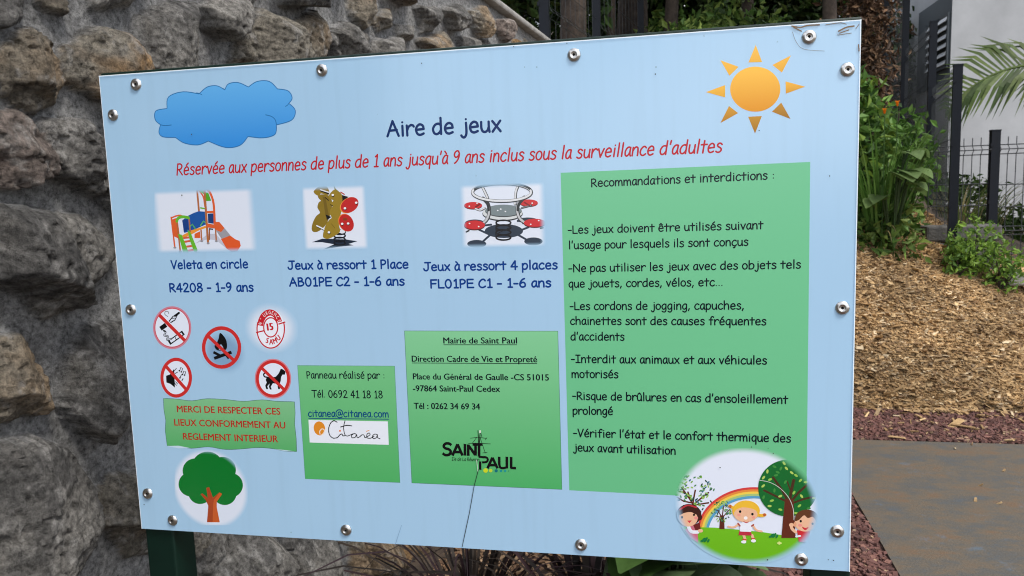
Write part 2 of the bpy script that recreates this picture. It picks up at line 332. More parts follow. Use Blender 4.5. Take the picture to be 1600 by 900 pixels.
for kd, P in stones:
    lo_, hi_ = P.min(0) - .05, P.max(0) + .05
    ix = np.where((ss_ > lo_[0]) & (ss_ < hi_[0]))[0]; iz = np.where((zz_ > lo_[1]) & (zz_ < hi_[1]))[0]
    if not len(ix) or not len(iz): continue
    sl = (slice(iz[0], iz[-1] + 1), slice(ix[0], ix[-1] + 1)); X, Z = SS[sl], ZZ[sl]; sd_ = int(r2_.integers(1, 9999)); c = P.mean(0)
    size = np.sqrt(np.prod(P.max(0) - P.min(0)))
    d = poly_sd(P, X, Z) + .026 * (fbm(X * 18, Z * 18, 5, sd_, .6) - .5)
    wv = r2_.uniform(.13, .22) * size; Hs = r2_.uniform(.42, .58) * min(size, .25)
    pr = np.clip((d + .006) / wv, 0, 1); dome = Hs * np.sqrt(1 - (1 - pr) ** 2)
    face = 9e9
    for _ in range(5):
        g = r2_.normal(0, .62, 2); face = np.minimum(face, Hs * r2_.uniform(.92, 1.25) + g[0] * (X - c[0]) + g[1] * (Z - c[1]))
    h = np.minimum(dome, np.maximum(face, dome * .4)) + .014 * (ridge(X * 11 + .4 * Z, Z * 9, 4, sd_) - .6) * np.minimum(pr * 2, 1) + .0095 * (ridge(X * 50, Z * 42, 4, sd_ + 3) - .6) + .007 * (fbm(X * 150, Z * 150, 2, sd_) - .5)
    pit = sstep(.63, .72, fbm(X * 60, Z * 60, 3, sd_ + 31)); h = h - .007 * pit
    h = np.where(d > -.004, h + .014, -1)
    on = h > H[sl]; H[sl] = np.where(on, h, H[sl])
    base = {'g': (.205, .194, .175), 'b': (.205, .178, .138), 'o': (.200, .180, .146), 'r': (.195, .160, .138)}[kd]
    pat = {'g': (.110, .106, .100), 'b': (.24, .178, .115), 'o': (.265, .165, .080), 'r': (.185, .130, .105)}[kd]
    f1 = sstep(.44, .70, fbm(X * 8 + sd_, Z * 8, 5, sd_ + 5))[..., None]; f2 = (.10 + 1.75 * fbm(X * 38, Z * 38, 5, sd_ + 9, .8))[..., None]
    wht = sstep(.56, .70, fbm(X * 42, Z * 30, 5, sd_ + 11, .7))[..., None]
    cc = (np.array(base) * (1 - f1) + np.array(pat) * f1) * f2 * r2_.uniform(.85, 1.25); cc = cc * (1 - .5 * wht) + np.array([.40, .385, .36]) * .5 * wht
    CW[sl] = np.where(on[..., None], cc, CW[sl])
SAG = .38 * np.clip(H - .045, 0, 1) * sstep(zt, zt - .15, ZZ)
VX = WA[0] + SS * WD[0] + (H - .03) * WN[0]; VY = WA[1] + SS * WD[1] + (H - .03) * WN[1]
nx, nz = len(ss_), len(zz_); idx = np.arange(nx * nz).reshape(nz, nx)
q = np.stack([idx[:-1, :-1], idx[:-1, 1:], idx[1:, 1:], idx[1:, :-1]], -1).reshape(-1, 4)
mt, n, l, p = newmat('rough_basalt_and_mortar'); p.inputs['Roughness'].default_value = .9; p.inputs['Specular IOR Level'].default_value = .25
a = n.new('ShaderNodeAttribute'); a.attribute_name = 'Col'; t = n.new('ShaderNodeTexCoord')
z1 = n.new('ShaderNodeTexNoise'); z1.inputs['Scale'].default_value = 75; z1.inputs['Detail'].default_value = 8; z1.inputs['Roughness'].default_value = .82; l.new(t.outputs['Object'], z1.inputs['Vector'])
mr = n.new('ShaderNodeMapRange'); mr.inputs[1].default_value = .34; mr.inputs[2].default_value = .66; mr.inputs[3].default_value = .22; mr.inputs[4].default_value = 1.95; l.new(z1.outputs[0], mr.inputs[0])
mm = n.new('ShaderNodeMix'); mm.data_type = 'RGBA'; mm.blend_type = 'MULTIPLY'; mm.inputs['Factor'].default_value = 1; l.new(a.outputs['Color'], mm.inputs['A']); l.new(mr.outputs[0], mm.inputs['B']); l.new(mm.outputs['Result'], p.inputs['Base Color'])
b = n.new('ShaderNodeBump'); b.inputs['Strength'].default_value = 1.0; b.inputs['Distance'].default_value = .022; l.new(z1.outputs[0], b.inputs['Height']); l.new(b.outputs[0], p.inputs['Normal'])
M_STONE = mt
M_CONC = simple('weathered_concrete', (.30, .29, .27), .9, vary=.35, vscale=14, bump=.7, bscale=60)
wall = empty('rubble_wall', (WA[0], WA[1], 0))
tag(wall, 'rough dark basalt rubble retaining wall set in grey mortar, behind the sign', 'wall')
V = np.stack([VX - WA[0], VY - WA[1], ZZ - SAG], -1).reshape(-1, 3)
np_mesh('stonework', V, q, M_STONE, CW.reshape(-1, 3), True, wall)
mb = MB(); c_ = (s0 + s1) / 2
for (of, th, z0, z1_) in [(-.125, .32, 2.503, 2.538)]:
    cx = WD * c_ + WN * of
    mb.box((cx[0], cx[1], (z0 + z1_) / 2), (th, s1 - s0, z1_ - z0), rz=-math.atan2(WD[0], WD[1]))
bevel(mb.build('coping', M_CONC, wall), .012)
mb = MB(); cx = WD * c_ + WN * -.21; mb.box((cx[0], cx[1], 1.2), (.3, s1 - s0 - .02, 2.59), rz=-math.atan2(WD[0], WD[1])); mb.build('concrete_core', M_CONC, wall)

# ------------------------------------------------------------------ information sign
PX0, PY, PZ0, PW, PH = -.92918, 1.14563, .90, 1.2, .8
SGN = (PX0 + PW / 2, PY, 0.0)                     # the sign's base
def pan(px, py):
    """photo trace -> metres on the sign's printed face (u to the right, v up, from its lower left corner)"""
    d = px_ray(px, py); k = PY / d[1]; return (d[0] * k - PX0, d[2] * k + CAMZ - PZ0)
STEP = 2.5e-6
class Print:
    """flat printed shapes on the sign face; every shape is its own layer of ink a hair above the last"""
    def __init__(s, zoom=None, base=6e-5): s.mb = MB(); s.z = base; s.zoom = zoom
    def P(s, q):
        if s.zoom: q = (s.zoom[0] + q[0] / s.zoom[2], s.zoom[1] + q[1] / s.zoom[2])
        return pan(*q)
    def put(s, uv, faces, col, zs=None):
        col = np.asarray(col, float)
        s.mb.add([(u - PW / 2, -(s.z if zs is None else zs[i]), v + PZ0) for i, (u, v) in enumerate(uv)], faces, col)
    def poly_uv(s, uv, col, grad=None):
        s.z += STEP; tri = tessellate_polygon([[Vector((u, v, 0)) for u, v in uv]])
        tri = [t if (uv[t[1]][0] - uv[t[0]][0]) * (uv[t[2]][1] - uv[t[0]][1]) - (uv[t[1]][1] - uv[t[0]][1]) * (uv[t[2]][0] - uv[t[0]][0]) > 0 else t[::-1] for t in tri]
        if grad is not None:
            vs = np.array([v for u, v in uv]); k = ((vs - vs.min()) / (np.ptp(vs) + 1e-9))[:, None]
            c = np.array(lin(grad)) * (1 - k) + np.array(lin(col)) * k
        else: c = np.array(list(lin(col[:3])) + ([col[3]] if len(col) > 3 else []))
        s.put(uv, tri, c)
    def poly(s, pts, col, grad=None): s.poly_uv([s.P(q) for q in pts], col, grad)
    def ell(s, c, rx, ry, col, rot=0, grad=None, n=28):
        a = R(rot); s.poly([(c[0] + rx * math.cos(t) * math.cos(a) - ry * math.sin(t) * math.sin(a), c[1] + rx * math.cos(t) * math.sin(a) + ry * math.sin(t) * math.cos(a)) for t in np.arange(n) / n * 6.2831853], col, grad)
    def rib_uv(s, uv, wd, col, closed=False, cap=True):
        p = np.array(uv, float); 
        if closed: p = np.vstack([p, p[:1]])
        k = len(p)
        if k < 2: return
        t = np.gradient(p, axis=0) if k > 2 else np.array([p[1] - p[0]] * 2)
        if closed: t[0] = t[-1] = p[1] - p[-2]
        t /= np.linalg.norm(t, axis=1)[:, None] + 1e-12; nn = np.stack([-t[:, 1], t[:, 0]], -1) * wd / 2
        s.z += STEP; zb = s.z; vs = []; zs = []; fs = []
        for i in range(k): vs += [p[i] + nn[i], p[i] - nn[i]]; zs += [zb + STEP * i / k] * 2
        for i in range(k - 1): fs.append((2 * i, 2 * i + 1, 2 * i + 3, 2 * i + 2))
        if cap and not closed:
            for e, sg in ((0, 1), (k - 1, -1)):
                a0 = math.atan2(nn[e][1], nn[e][0]); j0 = len(vs); c = list(range(0, 7))
                pts = [p[e] + wd / 2 * np.array([math.cos(a0 + sg * math.pi * j / 6), math.sin(a0 + sg * math.pi * j / 6)]) for j in c]
                vs += pts; zs += [zb + STEP * e / k] * 7; fs.append(tuple(range(j0, j0 + 7)) if sg > 0 else tuple(range(j0 + 6, j0 - 1, -1)))
        s.put(vs, fs, np.array(list(lin(col[:3])) + ([col[3]] if len(col) > 3 else [])), zs)
        s.z += STEP
    def line(s, pts, wd, col, closed=False, smooth=False, cap=True):
        if smooth: pts = spline(pts, closed)
        if s.zoom: a = s.P(pts[0]); 
        c = pts[len(pts) // 2]; a = s.P(c); b = s.P((c[0], c[1] + 1)); k = abs(a[1] - b[1])
        s.rib_uv([s.P(q) for q in pts], wd * k, col, closed, cap)
    def ring(s, c, rx, ry, wd, col, a0=0, a1=360, cap=False):
        full = a1 - a0 >= 360; n = 40; an = np.radians(a0 + (a1 - a0) * np.arange(n + (0 if full else 1)) / n)
        s.line([(c[0] + rx * math.cos(t), c[1] + ry * math.sin(t)) for t in an], wd, col, closed=full, cap=cap)
    def build(s, name, mat, parent, box=None):
        uv = None
        if box:                                   # the picture's own frame, -1..1, for its faded edge
            (x0, y0), (x1, y1) = s.P(box[0]), s.P(box[1]); V = np.array(s.mb.v); 
            uv = np.stack([(V[:, 0] + PW / 2 - (x0 + x1) / 2) / (abs(x1 - x0) / 2), (V[:, 2] - PZ0 - (y0 + y1) / 2) / (abs(y1 - y0) / 2)], -1)
        s.mb.c = [tuple(c) + (1.,) * (4 - len(c)) for c in s.mb.c]
        return s.mb.build(name, mat, parent, uv=uv)
def spline(p, closed=False, n=6):
    p = [np.array(q, float) for q in p]; k = len(p); out = []
    for i in range(k if closed else k - 1):
        g = (lambda j: p[j % k]) if closed else (lambda j: p[min(max(j, 0), k - 1)])
        a, b, c, d = g(i - 1), g(i), g(i + 1), g(i + 2)
        for j in range(n):
            t = j / n; out.append(tuple(.5 * (2 * b + (c - a) * t + (2 * a - 5 * b + 4 * c - d) * t * t + (3 * b - a - 3 * c + d) * t ** 3)))
    if not closed: out.append(tuple(p[-1]))
    return out
# a rounded handwritten alphabet drawn as pen strokes: ('c' curve | 'l' straight | 'd' dot | 'o' loop)
G = {
 'a': (51, ['c 41,46 31,51 18,46 8,28 10,8 20,0 31,6 39,22 41,46', 'c 41,49 40,25 42,9 47,0']), 'b': (59, ['l 10,77 10,0', 'c 10,30 20,46 34,50 48,40 50,22 42,6 28,0 14,3 10,10']),
 'c': (51, ['c 44,43 34,51 22,48 10,34 8,16 18,2 32,0 45,8']), 'd': (59, ['c 46,44 34,50 18,44 8,26 12,7 24,0 38,6 46,18', 'l 47,77 47,0']),
 'e': (55, ['l 9,25 46,28', 'c 46,28 42,44 28,51 14,42 8,25 14,6 28,0 45,6']), 'f': (48, ['c 46,70 40,76 30,75 24,66 22,50 22,25 22,0', 'l 7,46 40,46']),
 'g': (53, ['c 42,44 32,51 18,45 8,28 12,8 24,2 36,10 42,24', 'c 43,49 43,10 42,-10 34,-22 22,-24 9,-17']), 'h': (58, ['l 9,77 9,0', 'c 9,26 18,43 30,50 42,45 46,30 47,14 47,0']),
 'i': (28, ['l 14,48 14,0', 'd 14,65']), 'j': (38, ['c 27,48 28,10 26,-8 18,-21 8,-20 2,-12', 'd 27,65']), 'l': (27, ['l 13,77 13,0']),
 'm': (78, ['l 8,48 8,0', 'c 8,27 16,43 26,49 34,43 37,28 38,14 38,0', 'c 38,27 46,43 55,49 64,42 67,26 68,13 69,0']), 'n': (53, ['l 8,48 8,0', 'c 8,26 17,43 28,50 39,45 43,30 44,14 44,0']),
 'o': (53, ['o 26,25 20,25']), 'p': (54, ['l 8,48 8,-24', 'c 8,30 18,46 30,50 43,42 46,24 38,6 24,0 12,5 8,12']), 'q': (52, ['c 42,44 32,51 18,45 8,28 12,8 24,1 36,8 42,22', 'l 43,49 42,-26']),
 'r': (46, ['l 8,48 9,0', 'c 9,24 16,40 28,49 38,48 43,42']), 's': (48, ['c 40,43 30,50 18,49 11,40 18,31 32,24 40,14 34,3 20,-1 7,5']), 't': (46, ['l 22,68 22,0', 'l 4,46 42,47']),
 'u': (54, ['c 8,48 8,20 14,4 26,0 38,8 43,22', 'l 44,48 44,20 47,0']), 'v': (49, ['l 6,48 24,0', 'l 24,0 43,48']), 'x': (54, ['l 8,50 46,0', 'l 46,50 8,0']),
 'A': (70, ['l 6,0 35,73', 'l 35,73 63,0', 'l 18,27 55,29']), 'R': (62, ['l 10,72 10,0', 'c 10,70 30,72 46,62 46,48 34,37 10,33', 'l 22,35 56,0']), 'V': (64, ['l 8,73 30,0', 'l 30,0 58,73']),
 'J': (64, ['l 16,72 62,72', 'c 42,72 42,25 38,8 26,0 12,4 6,17']), 'P': (54, ['l 10,72 10,0', 'c 10,70 28,73 44,64 46,48 34,36 10,32']),
 'B': (62, ['l 10,72 10,0', 'c 10,71 32,72 43,60 36,46 12,40', 'c 12,40 40,38 53,24 46,8 28,1 10,1']), 'E': (61, ['l 10,72 10,0', 'l 10,72 54,72', 'l 10,38 50,39', 'l 10,1 56,1']),
 'C': (60, ['c 55,60 44,72 28,68 12,48 8,24 18,5 36,0 55,10']), 'F': (59, ['l 10,72 10,0', 'l 10,72 54,72', 'l 10,38 47,39']), 'L': (55, ['l 10,73 10,1', 'l 10,1 51,1']),
 'N': (76, ['l 10,0 10,72', 'l 10,72 64,2', 'l 64,2 65,74']), 'I': (55, ['l 28,72 28,1', 'l 8,72 48,72', 'l 8,1 48,1']), 'T': (68, ['l 34,72 34,0', 'l 4,72 64,72']),
 '0': (61, ['o 30,36 22,37']), '1': (52, ['l 16,61 30,74', 'l 30,74 30,0', 'l 15,0 45,0']), '2': (60, ['c 10,58 18,72 34,74 46,62 42,44 26,22 9,1', 'l 9,1 52,1']),
 '4': (61, ['l 40,74 8,24', 'l 8,24 56,24', 'l 41,74 41,0']), '6': (61, ['c 43,73 27,64 13,42 9,20 18,3 32,0 46,8 48,26 38,40 24,39 11,26']),
 '8': (61, ['c 30,40 14,52 16,68 30,74 44,68 46,54 30,40 12,26 10,10 28,0 46,8 50,24 31,41']), '9': (61, ['c 46,58 38,72 24,74 12,62 12,46 24,36 38,42 47,58', 'c 47,58 46,36 36,14 20,0']),
 '-': (41, ['l 6,30 34,30']), "'": (24, ['l 13,77 10,57']), '.': (25, ['d 11,3']), ',': (27, ['l 14,6 7,-12']), ':': (34, ['d 16,8', 'd 16,40']),
 '@': (93, ['c 60,46 48,54 34,42 36,22 48,18 58,30 62,50', 'c 62,50 62,28 70,20 82,30 86,50 76,70 52,78 24,70 8,44 12,14 34,-8 64,-8 80,0']), ' ': (30, []),
}
for ch, b_, dy in (('é', 'e', 0), ('è', 'e', 0), ('ê', 'e', 0), ('à', 'a', 0), ('û', 'u', 0)):
    ac = {'é': ['l 24,61 39,75'], 'è': ['l 16,75 30,61'], 'à': ['l 16,75 30,61'], 'ê': ['l 14,60 27,73', 'l 27,73 40,60'], 'û': ['l 13,60 26,73', 'l 26,73 39,60']}[ch]
    G[ch] = (G[b_][0], G[b_][1] + ac)
G['ç'] = (G['c'][0], G['c'][1] + ['c 28,0 33,-8 29,-17 19,-18'])
def hand(pr, text, p0, p1, cap, col, wt=.085, slant=0.0, boldness=1.0):
    """one handwritten line: p0, p1 its baseline ends traced in the photo, cap its capital height there"""
    a, b = pan(*p0), pan(*p1); em = (pan(p0[0], p0[1] - cap)[1] - a[1]) / .735
    W = sum(G[c][0] for c in text) / 100; W -= (G[text[-1]][0] / 100 * .10 + .06)
    sx = (b[0] - a[0]) / W; sl = (b[1] - a[1]) / (b[0] - a[0]); cur = -.06; z0 = pr.z; zm = z0
    for c in text:
        adv, st = G[c]; pr.z = z0
        for q in st:
            kd, *pp = q.split(); pp = [tuple(float(v) / 100 for v in r_.split(',')) for r_ in pp]
            if kd == 'o': (cx, cy), (rx, ry) = pp; pts = [(cx + rx * math.cos(t), cy + ry * math.sin(t)) for t in np.arange(28) / 28 * 6.2831853]
            elif kd == 'd': pts = [(pp[0][0] + .056 * math.cos(t), pp[0][1] + .056 * math.sin(t)) for t in np.arange(12) / 12 * 6.2831853]
            else: pts = spline(pp) if kd == 'c' else pp
            uv = []
            for x, y in pts:
                u = a[0] + (cur + x + slant * y) * sx; uv.append((u, a[1] + sl * (u - a[0]) + y * em))
            if kd == 'd': pr.poly_uv(uv, col)
            else: pr.rib_uv(uv, wt * em * boldness * .5 + wt * sx * boldness * .5, col, closed=kd == 'o')
        zm = max(zm, pr.z); cur += adv / 100
    pr.z = zm
    return a, b, em
def typed_shape(text, bold=0.0):
    c = bpy.data.curves.new('lettering', 'FONT'); c.body = text; c.offset = bold; c.resolution_u = 3
    o = bpy.data.objects.new('lettering', c); COL.objects.link(o); dg = bpy.context.evaluated_depsgraph_get()
    me = bpy.data.meshes.new_from_object(o.evaluated_get(dg)); vs = np.array([tuple(v.co) for v in me.vertices]); fs = [tuple(q.vertices) for q in me.polygons]
    bpy.data.objects.remove(o); bpy.data.curves.remove(c); bpy.data.meshes.remove(me); return vs, fs
def typed(pr, text, p0, p1, cap, col, bold=.012):
    vs, fs = typed_shape(text); a, b = pan(*p0), pan(*p1); em = (pan(p0[0], p0[1] - cap)[1] - a[1]) / .70
    x0, x1 = vs[:, 0].min(), vs[:, 0].max(); sx = (b[0] - a[0]) / (x1 - x0); sl = (b[1] - a[1]) / (b[0] - a[0])
    u = a[0] + (vs[:, 0] - x0) * sx; v = a[1] + sl * (u - a[0]) + vs[:, 1] * em; 
    for dx, dy in ((-bold, 0), (bold, 0), (0, -bold * .6), (0, bold * .6)): pr.z += STEP; pr.put(list(zip(u + dx * sx, v + dy * em)), fs, np.array(lin(col)))
def glyph_at(pr, ch, c, size, ang, col, sx=1.0, bold=.02):
    vs, fs = typed_shape(ch); vs = vs[:, :2] - [(vs[:, 0].min() + vs[:, 0].max()) / 2, .35]; q = R(ang); pr.z += STEP
    pts = [pr.P((c[0] + size * (x * sx * math.cos(q) - y * math.sin(q)), c[1] - size * (x * sx * math.sin(q) + y * math.cos(q)))) for x, y in vs]; pr.put(pts, fs, np.array(lin(col)))

M_GREEN = simple('dark_green_paint', (.0015, .014, .009), .45, spec=.3, vary=.15, vscale=20, bump=.05, bscale=300)
M_STEEL = simple('brushed_steel', (.62, .60, .57), .28, 1.0, vary=.12, vscale=90)
M_HOLE = simple('dark_hole', (.01, .01, .01), .8)
mt, n, l, p = newmat('printed_panel'); p.inputs['Specular IOR Level'].default_value = .85
a = n.new('ShaderNodeAttribute'); a.attribute_name = 'Col'; t = n.new('ShaderNodeTexCoord')
z1 = n.new('ShaderNodeTexNoise'); z1.inputs['Scale'].default_value = 70; z1.inputs['Detail'].default_value = 5; l.new(t.outputs['Object'], z1.inputs['Vector'])
r1 = n.new('ShaderNodeValToRGB'); r1.color_ramp.elements[0].position = .20; r1.color_ramp.elements[0].color = (.5, .47, .42, 1); r1.color_ramp.elements[1].position = .27; l.new(z1.outputs[0], r1.inputs[0])
mm = n.new('ShaderNodeMix'); mm.data_type = 'RGBA'; mm.blend_type = 'MULTIPLY'; mm.inputs['Factor'].default_value = 1; l.new(a.outputs['Color'], mm.inputs['A']); l.new(r1.outputs[0], mm.inputs['B']); l.new(mm.outputs['Result'], p.inputs['Base Color'])
z2 = n.new('ShaderNodeTexNoise'); z2.inputs['Scale'].default_value = 5; l.new(t.outputs['Object'], z2.inputs['Vector'])
mr = n.new('ShaderNodeMapRange'); mr.inputs[3].default_value = .10; mr.inputs[4].default_value = .22; l.new(z2.outputs[0], mr.inputs[0]); l.new(mr.outputs[0], p.inputs['Roughness'])
mpd = n.new('ShaderNodeMapping'); mpd.inputs['Scale'].default_value = (34, 1, 2.2); l.new(t.outputs['Object'], mpd.inputs[0])
z4 = n.new('ShaderNodeTexNoise'); z4.inputs['Scale'].default_value = 1.6; z4.inputs['Detail'].default_value = 5; l.new(mpd.outputs[0], z4.inputs['Vector'])
mr4 = n.new('ShaderNodeMapRange'); mr4.inputs[1].default_value = .5; mr4.inputs[2].default_value = .8; mr4.inputs[3].default_value = 1; mr4.inputs[4].default_value = .955; l.new(z4.outputs[0], mr4.inputs[0])
md = n.new('ShaderNodeMix'); md.data_type = 'RGBA'; md.blend_type = 'MULTIPLY'; md.inputs['Factor'].default_value = 1; l.new(mm.outputs['Result'], md.inputs['A']); l.new(mr4.outputs[0], md.inputs['B']); l.new(md.outputs['Result'], p.inputs['Base Color'])
M_PANEL = mt
sign = empty('information_sign', SGN)
tag(sign, 'pale blue playground rules sign with printed pictures and green text boxes on dark green posts', 'sign')
WHT = (.78, .82, .86)
mb = MB(); h = PW / 2
mb.add([(-h, 0, PZ0), (h, 0, PZ0), (h, 0, PZ0 + PH), (-h, 0, PZ0 + PH)], [(0, 1, 2, 3)], BLUE)
e = .0012
fr = [(-h, 0, PZ0), (h, 0, PZ0), (h, 0, PZ0 + PH), (-h, 0, PZ0 + PH)]; bk = [(x * 1.0, .004, z) for x, _, z in fr]
mb.add(fr + bk, [(1, 0, 4, 5), (2, 1, 5, 6), (3, 2, 6, 7), (0, 3, 7, 4), (4, 7, 6, 5)], WHT)
panel = mb.build('panel', M_PANEL, sign)
# frame of square tube and the two posts
mb = MB()
fz0, fz1 = PZ0 + .002, PZ0 + PH + .0055
mb.box((0, .026, fz1 - .02), (PW + .006, .040, .04)); bevel(mb.build('rail', M_GREEN, sign), .003)
mb = MB(); mb.box((0, .0255, fz0 + .02), (PW - .13, .039, .04)); bevel(mb.build('rail', M_GREEN, sign), .003)
for x in (-h + .030, h - .0265):
    mb = MB(); mb.box((x, .0355, (fz1 - .0405) / 2 - .2), (.058, .060, fz1 - .0405 + .4)); bevel(mb.build('post', M_GREEN, sign), .004, 3)
# rivets
def rivet_mesh():
    prof = [(.0100, 0), (.0099, .0012), (.0088, .0024), (.0060, .0036), (.0042, .0039), (.0040, .0034), (.0030, .0030), (.0020, .0032), (.0016, .0012), (0, .001)]; mb = MB(); n_ = 24
    vs = []; fs = []
    for r_, d_ in prof: vs += [(r_ * math.cos(2 * math.pi * j / n_), -d_, r_ * math.sin(2 * math.pi * j / n_)) for j in range(n_)]
    for i in range(len(prof) - 1):
        for j in range(n_): fs.append((i * n_ + j, i * n_ + (j + 1) % n_, (i + 1) * n_ + (j + 1) % n_, (i + 1) * n_ + j))
    mb.add(vs, fs); return mb
proto = None
for i, q in enumerate([(213, 132), (177, 180), (503, 110), (897, 86), (1264, 58), (1324, 109), (205, 484), (1316, 481), (231, 771), (270, 813), (541, 828), (908, 851), (1308, 830), (1252, 874)]):
    u, v = pan(*q)
    if proto is None:
        proto = rivet_mesh().build('rivet', M_STEEL, sign, smooth=True); o = proto
        me = o.data; me.materials.append(M_HOLE)
        for pl in me.polygons:
            if pl.index >= 24 * 7: pl.material_index = 1
    else: o = proto.copy(); COL.objects.link(o); o.parent = sign
    o.location = (u - PW / 2, -.0001, v + PZ0); o.rotation_euler = (R(random.uniform(-6, 6)), random.random() * 6, R(random.uniform(-6, 6)))

NAVY, RED, MBLUE, INK = (18, 44, 92), (186, 34, 44), (10, 58, 132), (3, 22, 32)
GR1, GR2 = (112, 192, 142), (82, 172, 104)
# title and warning
pr = Print(); hand(pr, 'Aire de jeux', (605.5, 213), (783, 205), 23.5, (14, 44, 98), .122); pr.build('title_lettering', M_PRINT, panel)
pr = Print(); hand(pr, "Réservée aux personnes de plus de 1 ans jusqu'à 9 ans inclus sous la surveillance d'adultes", (276, 273.5), (1127, 237.5), 17.5, RED, .108, slant=.2); pr.build('warning_lettering', M_PRINT, panel)
# captions
for nm, rows in (('slide_caption', [('Veleta en circle', (268, 420), (387.5, 418.5))]), ('slide_model_lettering', [('R4208 - 1-9 ans', (265.5, 456), (396, 455))]),
                 ('single_rocker_caption', [('Jeux à ressort 1 Place', (450.5, 420.7), (638, 419)), ('AB01PE C2 - 1-6 ans', (453, 447), (632, 445.5))]),
                 ('four_seat_rocker_caption', [('Jeux à ressort 4 places', (662.5, 423), (871, 420)), ('FL01PE C1 - 1-6 ans', (673, 450), (861, 448))])):
    pr = Print()
    for tx, a_, b_ in rows: hand(pr, tx, a_, b_, 12.8, MBLUE, .142)
    pr.build(nm, M_PRINT, panel)
# cloud
pr = Print((0, 0, 10 / 3))
bumps = [[(870, 565), (878, 505), (955, 478), (1050, 492)], [(1040, 486), (1080, 453), (1130, 447), (1171, 468)], [(1171, 468), (1190, 437), (1240, 430), (1294, 453)], [(1294, 453), (1340, 424), (1402, 424), (1445, 463)],
         [(1445, 463), (1500, 473), (1522, 510), (1505, 538)], [(1505, 538), (1538, 575), (1520, 625), (1440, 651)], [(1440, 651), (1432, 700), (1370, 718), (1292, 711)], [(1292, 711), (1250, 757), (1175, 768), (1085, 735)],
         [(1085, 735), (1030, 755), (960, 745), (914, 716)], [(914, 716), (850, 713), (828, 690), (836, 650)], [(836, 650), (808, 622), (812, 578), (870, 565)]]
pts = [q for b_ in bumps for q in spline(b_, n=5)[:-1]]
pr.poly(pts, (100, 176, 232), (52, 140, 218)); pr.line(pts, 4.5, (42, 112, 170), closed=True)
for t_ in ([(1050, 492), (1035, 486), (1022, 484)], [(1505, 538), (1497, 548), (1487, 554)], [(1440, 651), (1434, 625), (1415, 607), (1384, 598)], [(836, 650), (860, 654), (892, 651)], [(1171, 468), (1165, 462)]): pr.line(t_, 4.5, (42, 112, 170), smooth=True)
pr.build('cloud_picture', M_PRINT, panel)
# sun
pr = Print((780, 0, 2.807)); pr.ell((1123, 391), 110, 99, (254, 196, 76), grad=(226, 148, 30), n=48)
for tri, c1, c2 in (([(1125, 197), (1153, 272), (1093, 274)], (252, 196, 84), (240, 180, 66)), ([(1280, 243), (1240, 318), (1198, 285)], (250, 190, 74), (232, 170, 55)), ([(1342, 380), (1256, 357), (1257, 411)], (248, 186, 66), (214, 150, 40)),
                    ([(1278, 522), (1237, 450), (1196, 490)], (196, 142, 44), (160, 108, 22)), ([(1122, 586), (1152, 509), (1092, 512)], (196, 142, 40), (164, 112, 22)), ([(970, 540), (1008, 465), (1048, 496)], (216, 156, 44), (180, 122, 26)),
                    ([(906, 404), (991, 373), (991, 427)], (248, 190, 70), (228, 166, 46)), ([(970, 264), (1050, 293), (1010, 332)], (250, 192, 78), (240, 178, 58))): pr.poly(tri, c1, c2)
pr.build('sun_picture', M_PRINT, panel)
# recommendations box
pr = Print(); pr.poly([(876, 270), (1266, 253), (1260, 784), (889.5, 766)], (116, 196, 148), (104, 188, 134))
for tx, a_, b_, c_ in (('Recommandations et interdictions :', (924, 292), (1211, 279.5), 12.4), ('-Les jeux doivent être utilisés suivant', (888, 365), (1192, 357.5), 11.9), ("l'usage pour lesquels ils sont conçus", (889, 389), (1169, 383.5), 11.9),
                   ('-Ne pas utiliser les jeux avec des objets tels', (889, 425), (1251, 419), 11.9), ('que jouets, cordes, vélos, etc...', (889, 449), (1130, 446.5), 11.9), ('-Les cordons de jogging, capuches,', (891, 484), (1163, 483), 11.9),
                   ('chainettes sont des causes fréquentes', (891.5, 507), (1197, 507.7), 11.9), ("d'accidents", (892, 531.4), (975.5, 531.8), 11.9), ('-Interdit aux animaux et aux véhicules', (893, 566.5), (1198, 569), 11.9), ('motorisés', (893.7, 590), (966, 590.4), 11.9),
                   ("-Risque de brûlures en cas d'ensoleillement", (895, 624), (1230.6, 630.5), 11.9), ('prolongé', (895.4, 647.2), (957.5, 648), 11.9), ("-Vérifier l'état et le confort thermique des", (896.6, 682), (1235.5, 691), 11.9), ('jeux avant utilisation', (897, 704.5), (1055.5, 710), 11.9)):
    hand(pr, tx, a_, b_, c_, INK, .122)
pr.build('recommendations_box', M_PRINT, panel)
# town hall box
pr = Print(); bx = [(632, 517), (871.6, 517.4), (878, 764.7), (643.5, 754.5)]; pr.poly(bx, (132, 202, 150), (78, 174, 102)); pr.line(bx, .9, (70, 120, 90), closed=True)
for tx, a_, b_, ul in (('Mairie de Saint Paul', (693, 536.6), (807.7, 536.6), 1), ('Direction Cadre de Vie et Propreté', (643.8, 565), (839.2, 566), 1), ('Place du Général de Gaulle -CS 51015', (645.6, 592.6), (857.5, 594.5), 0),
                       ('-97864 Saint-Paul Cedex', (645.6, 611.3), (781.3, 612.2), 0), ('Tél : 0262 34 69 34', (647, 638.6), (750, 639.8), 0)):
    typed(pr, tx, a_, b_, 9.4, INK, .026)
    if ul: pr.line([(a_[0], a_[1] + 2.1), (b_[0], b_[1] + 2.1)], 1.1, INK, cap=False)
zz = (480, 640, 4.7059)
pr.zoom = zz; BLK = (14, 14, 16)
def thick(pp, wd=23, sm=False): pr.line(pp, wd, BLK, smooth=sm, cap=False)
thick([(1060, 262), (1045, 250), (1018, 250), (1004, 268), (1016, 284), (1042, 292), (1056, 310), (1044, 330), (1016, 334), (996, 320)], 20, True)
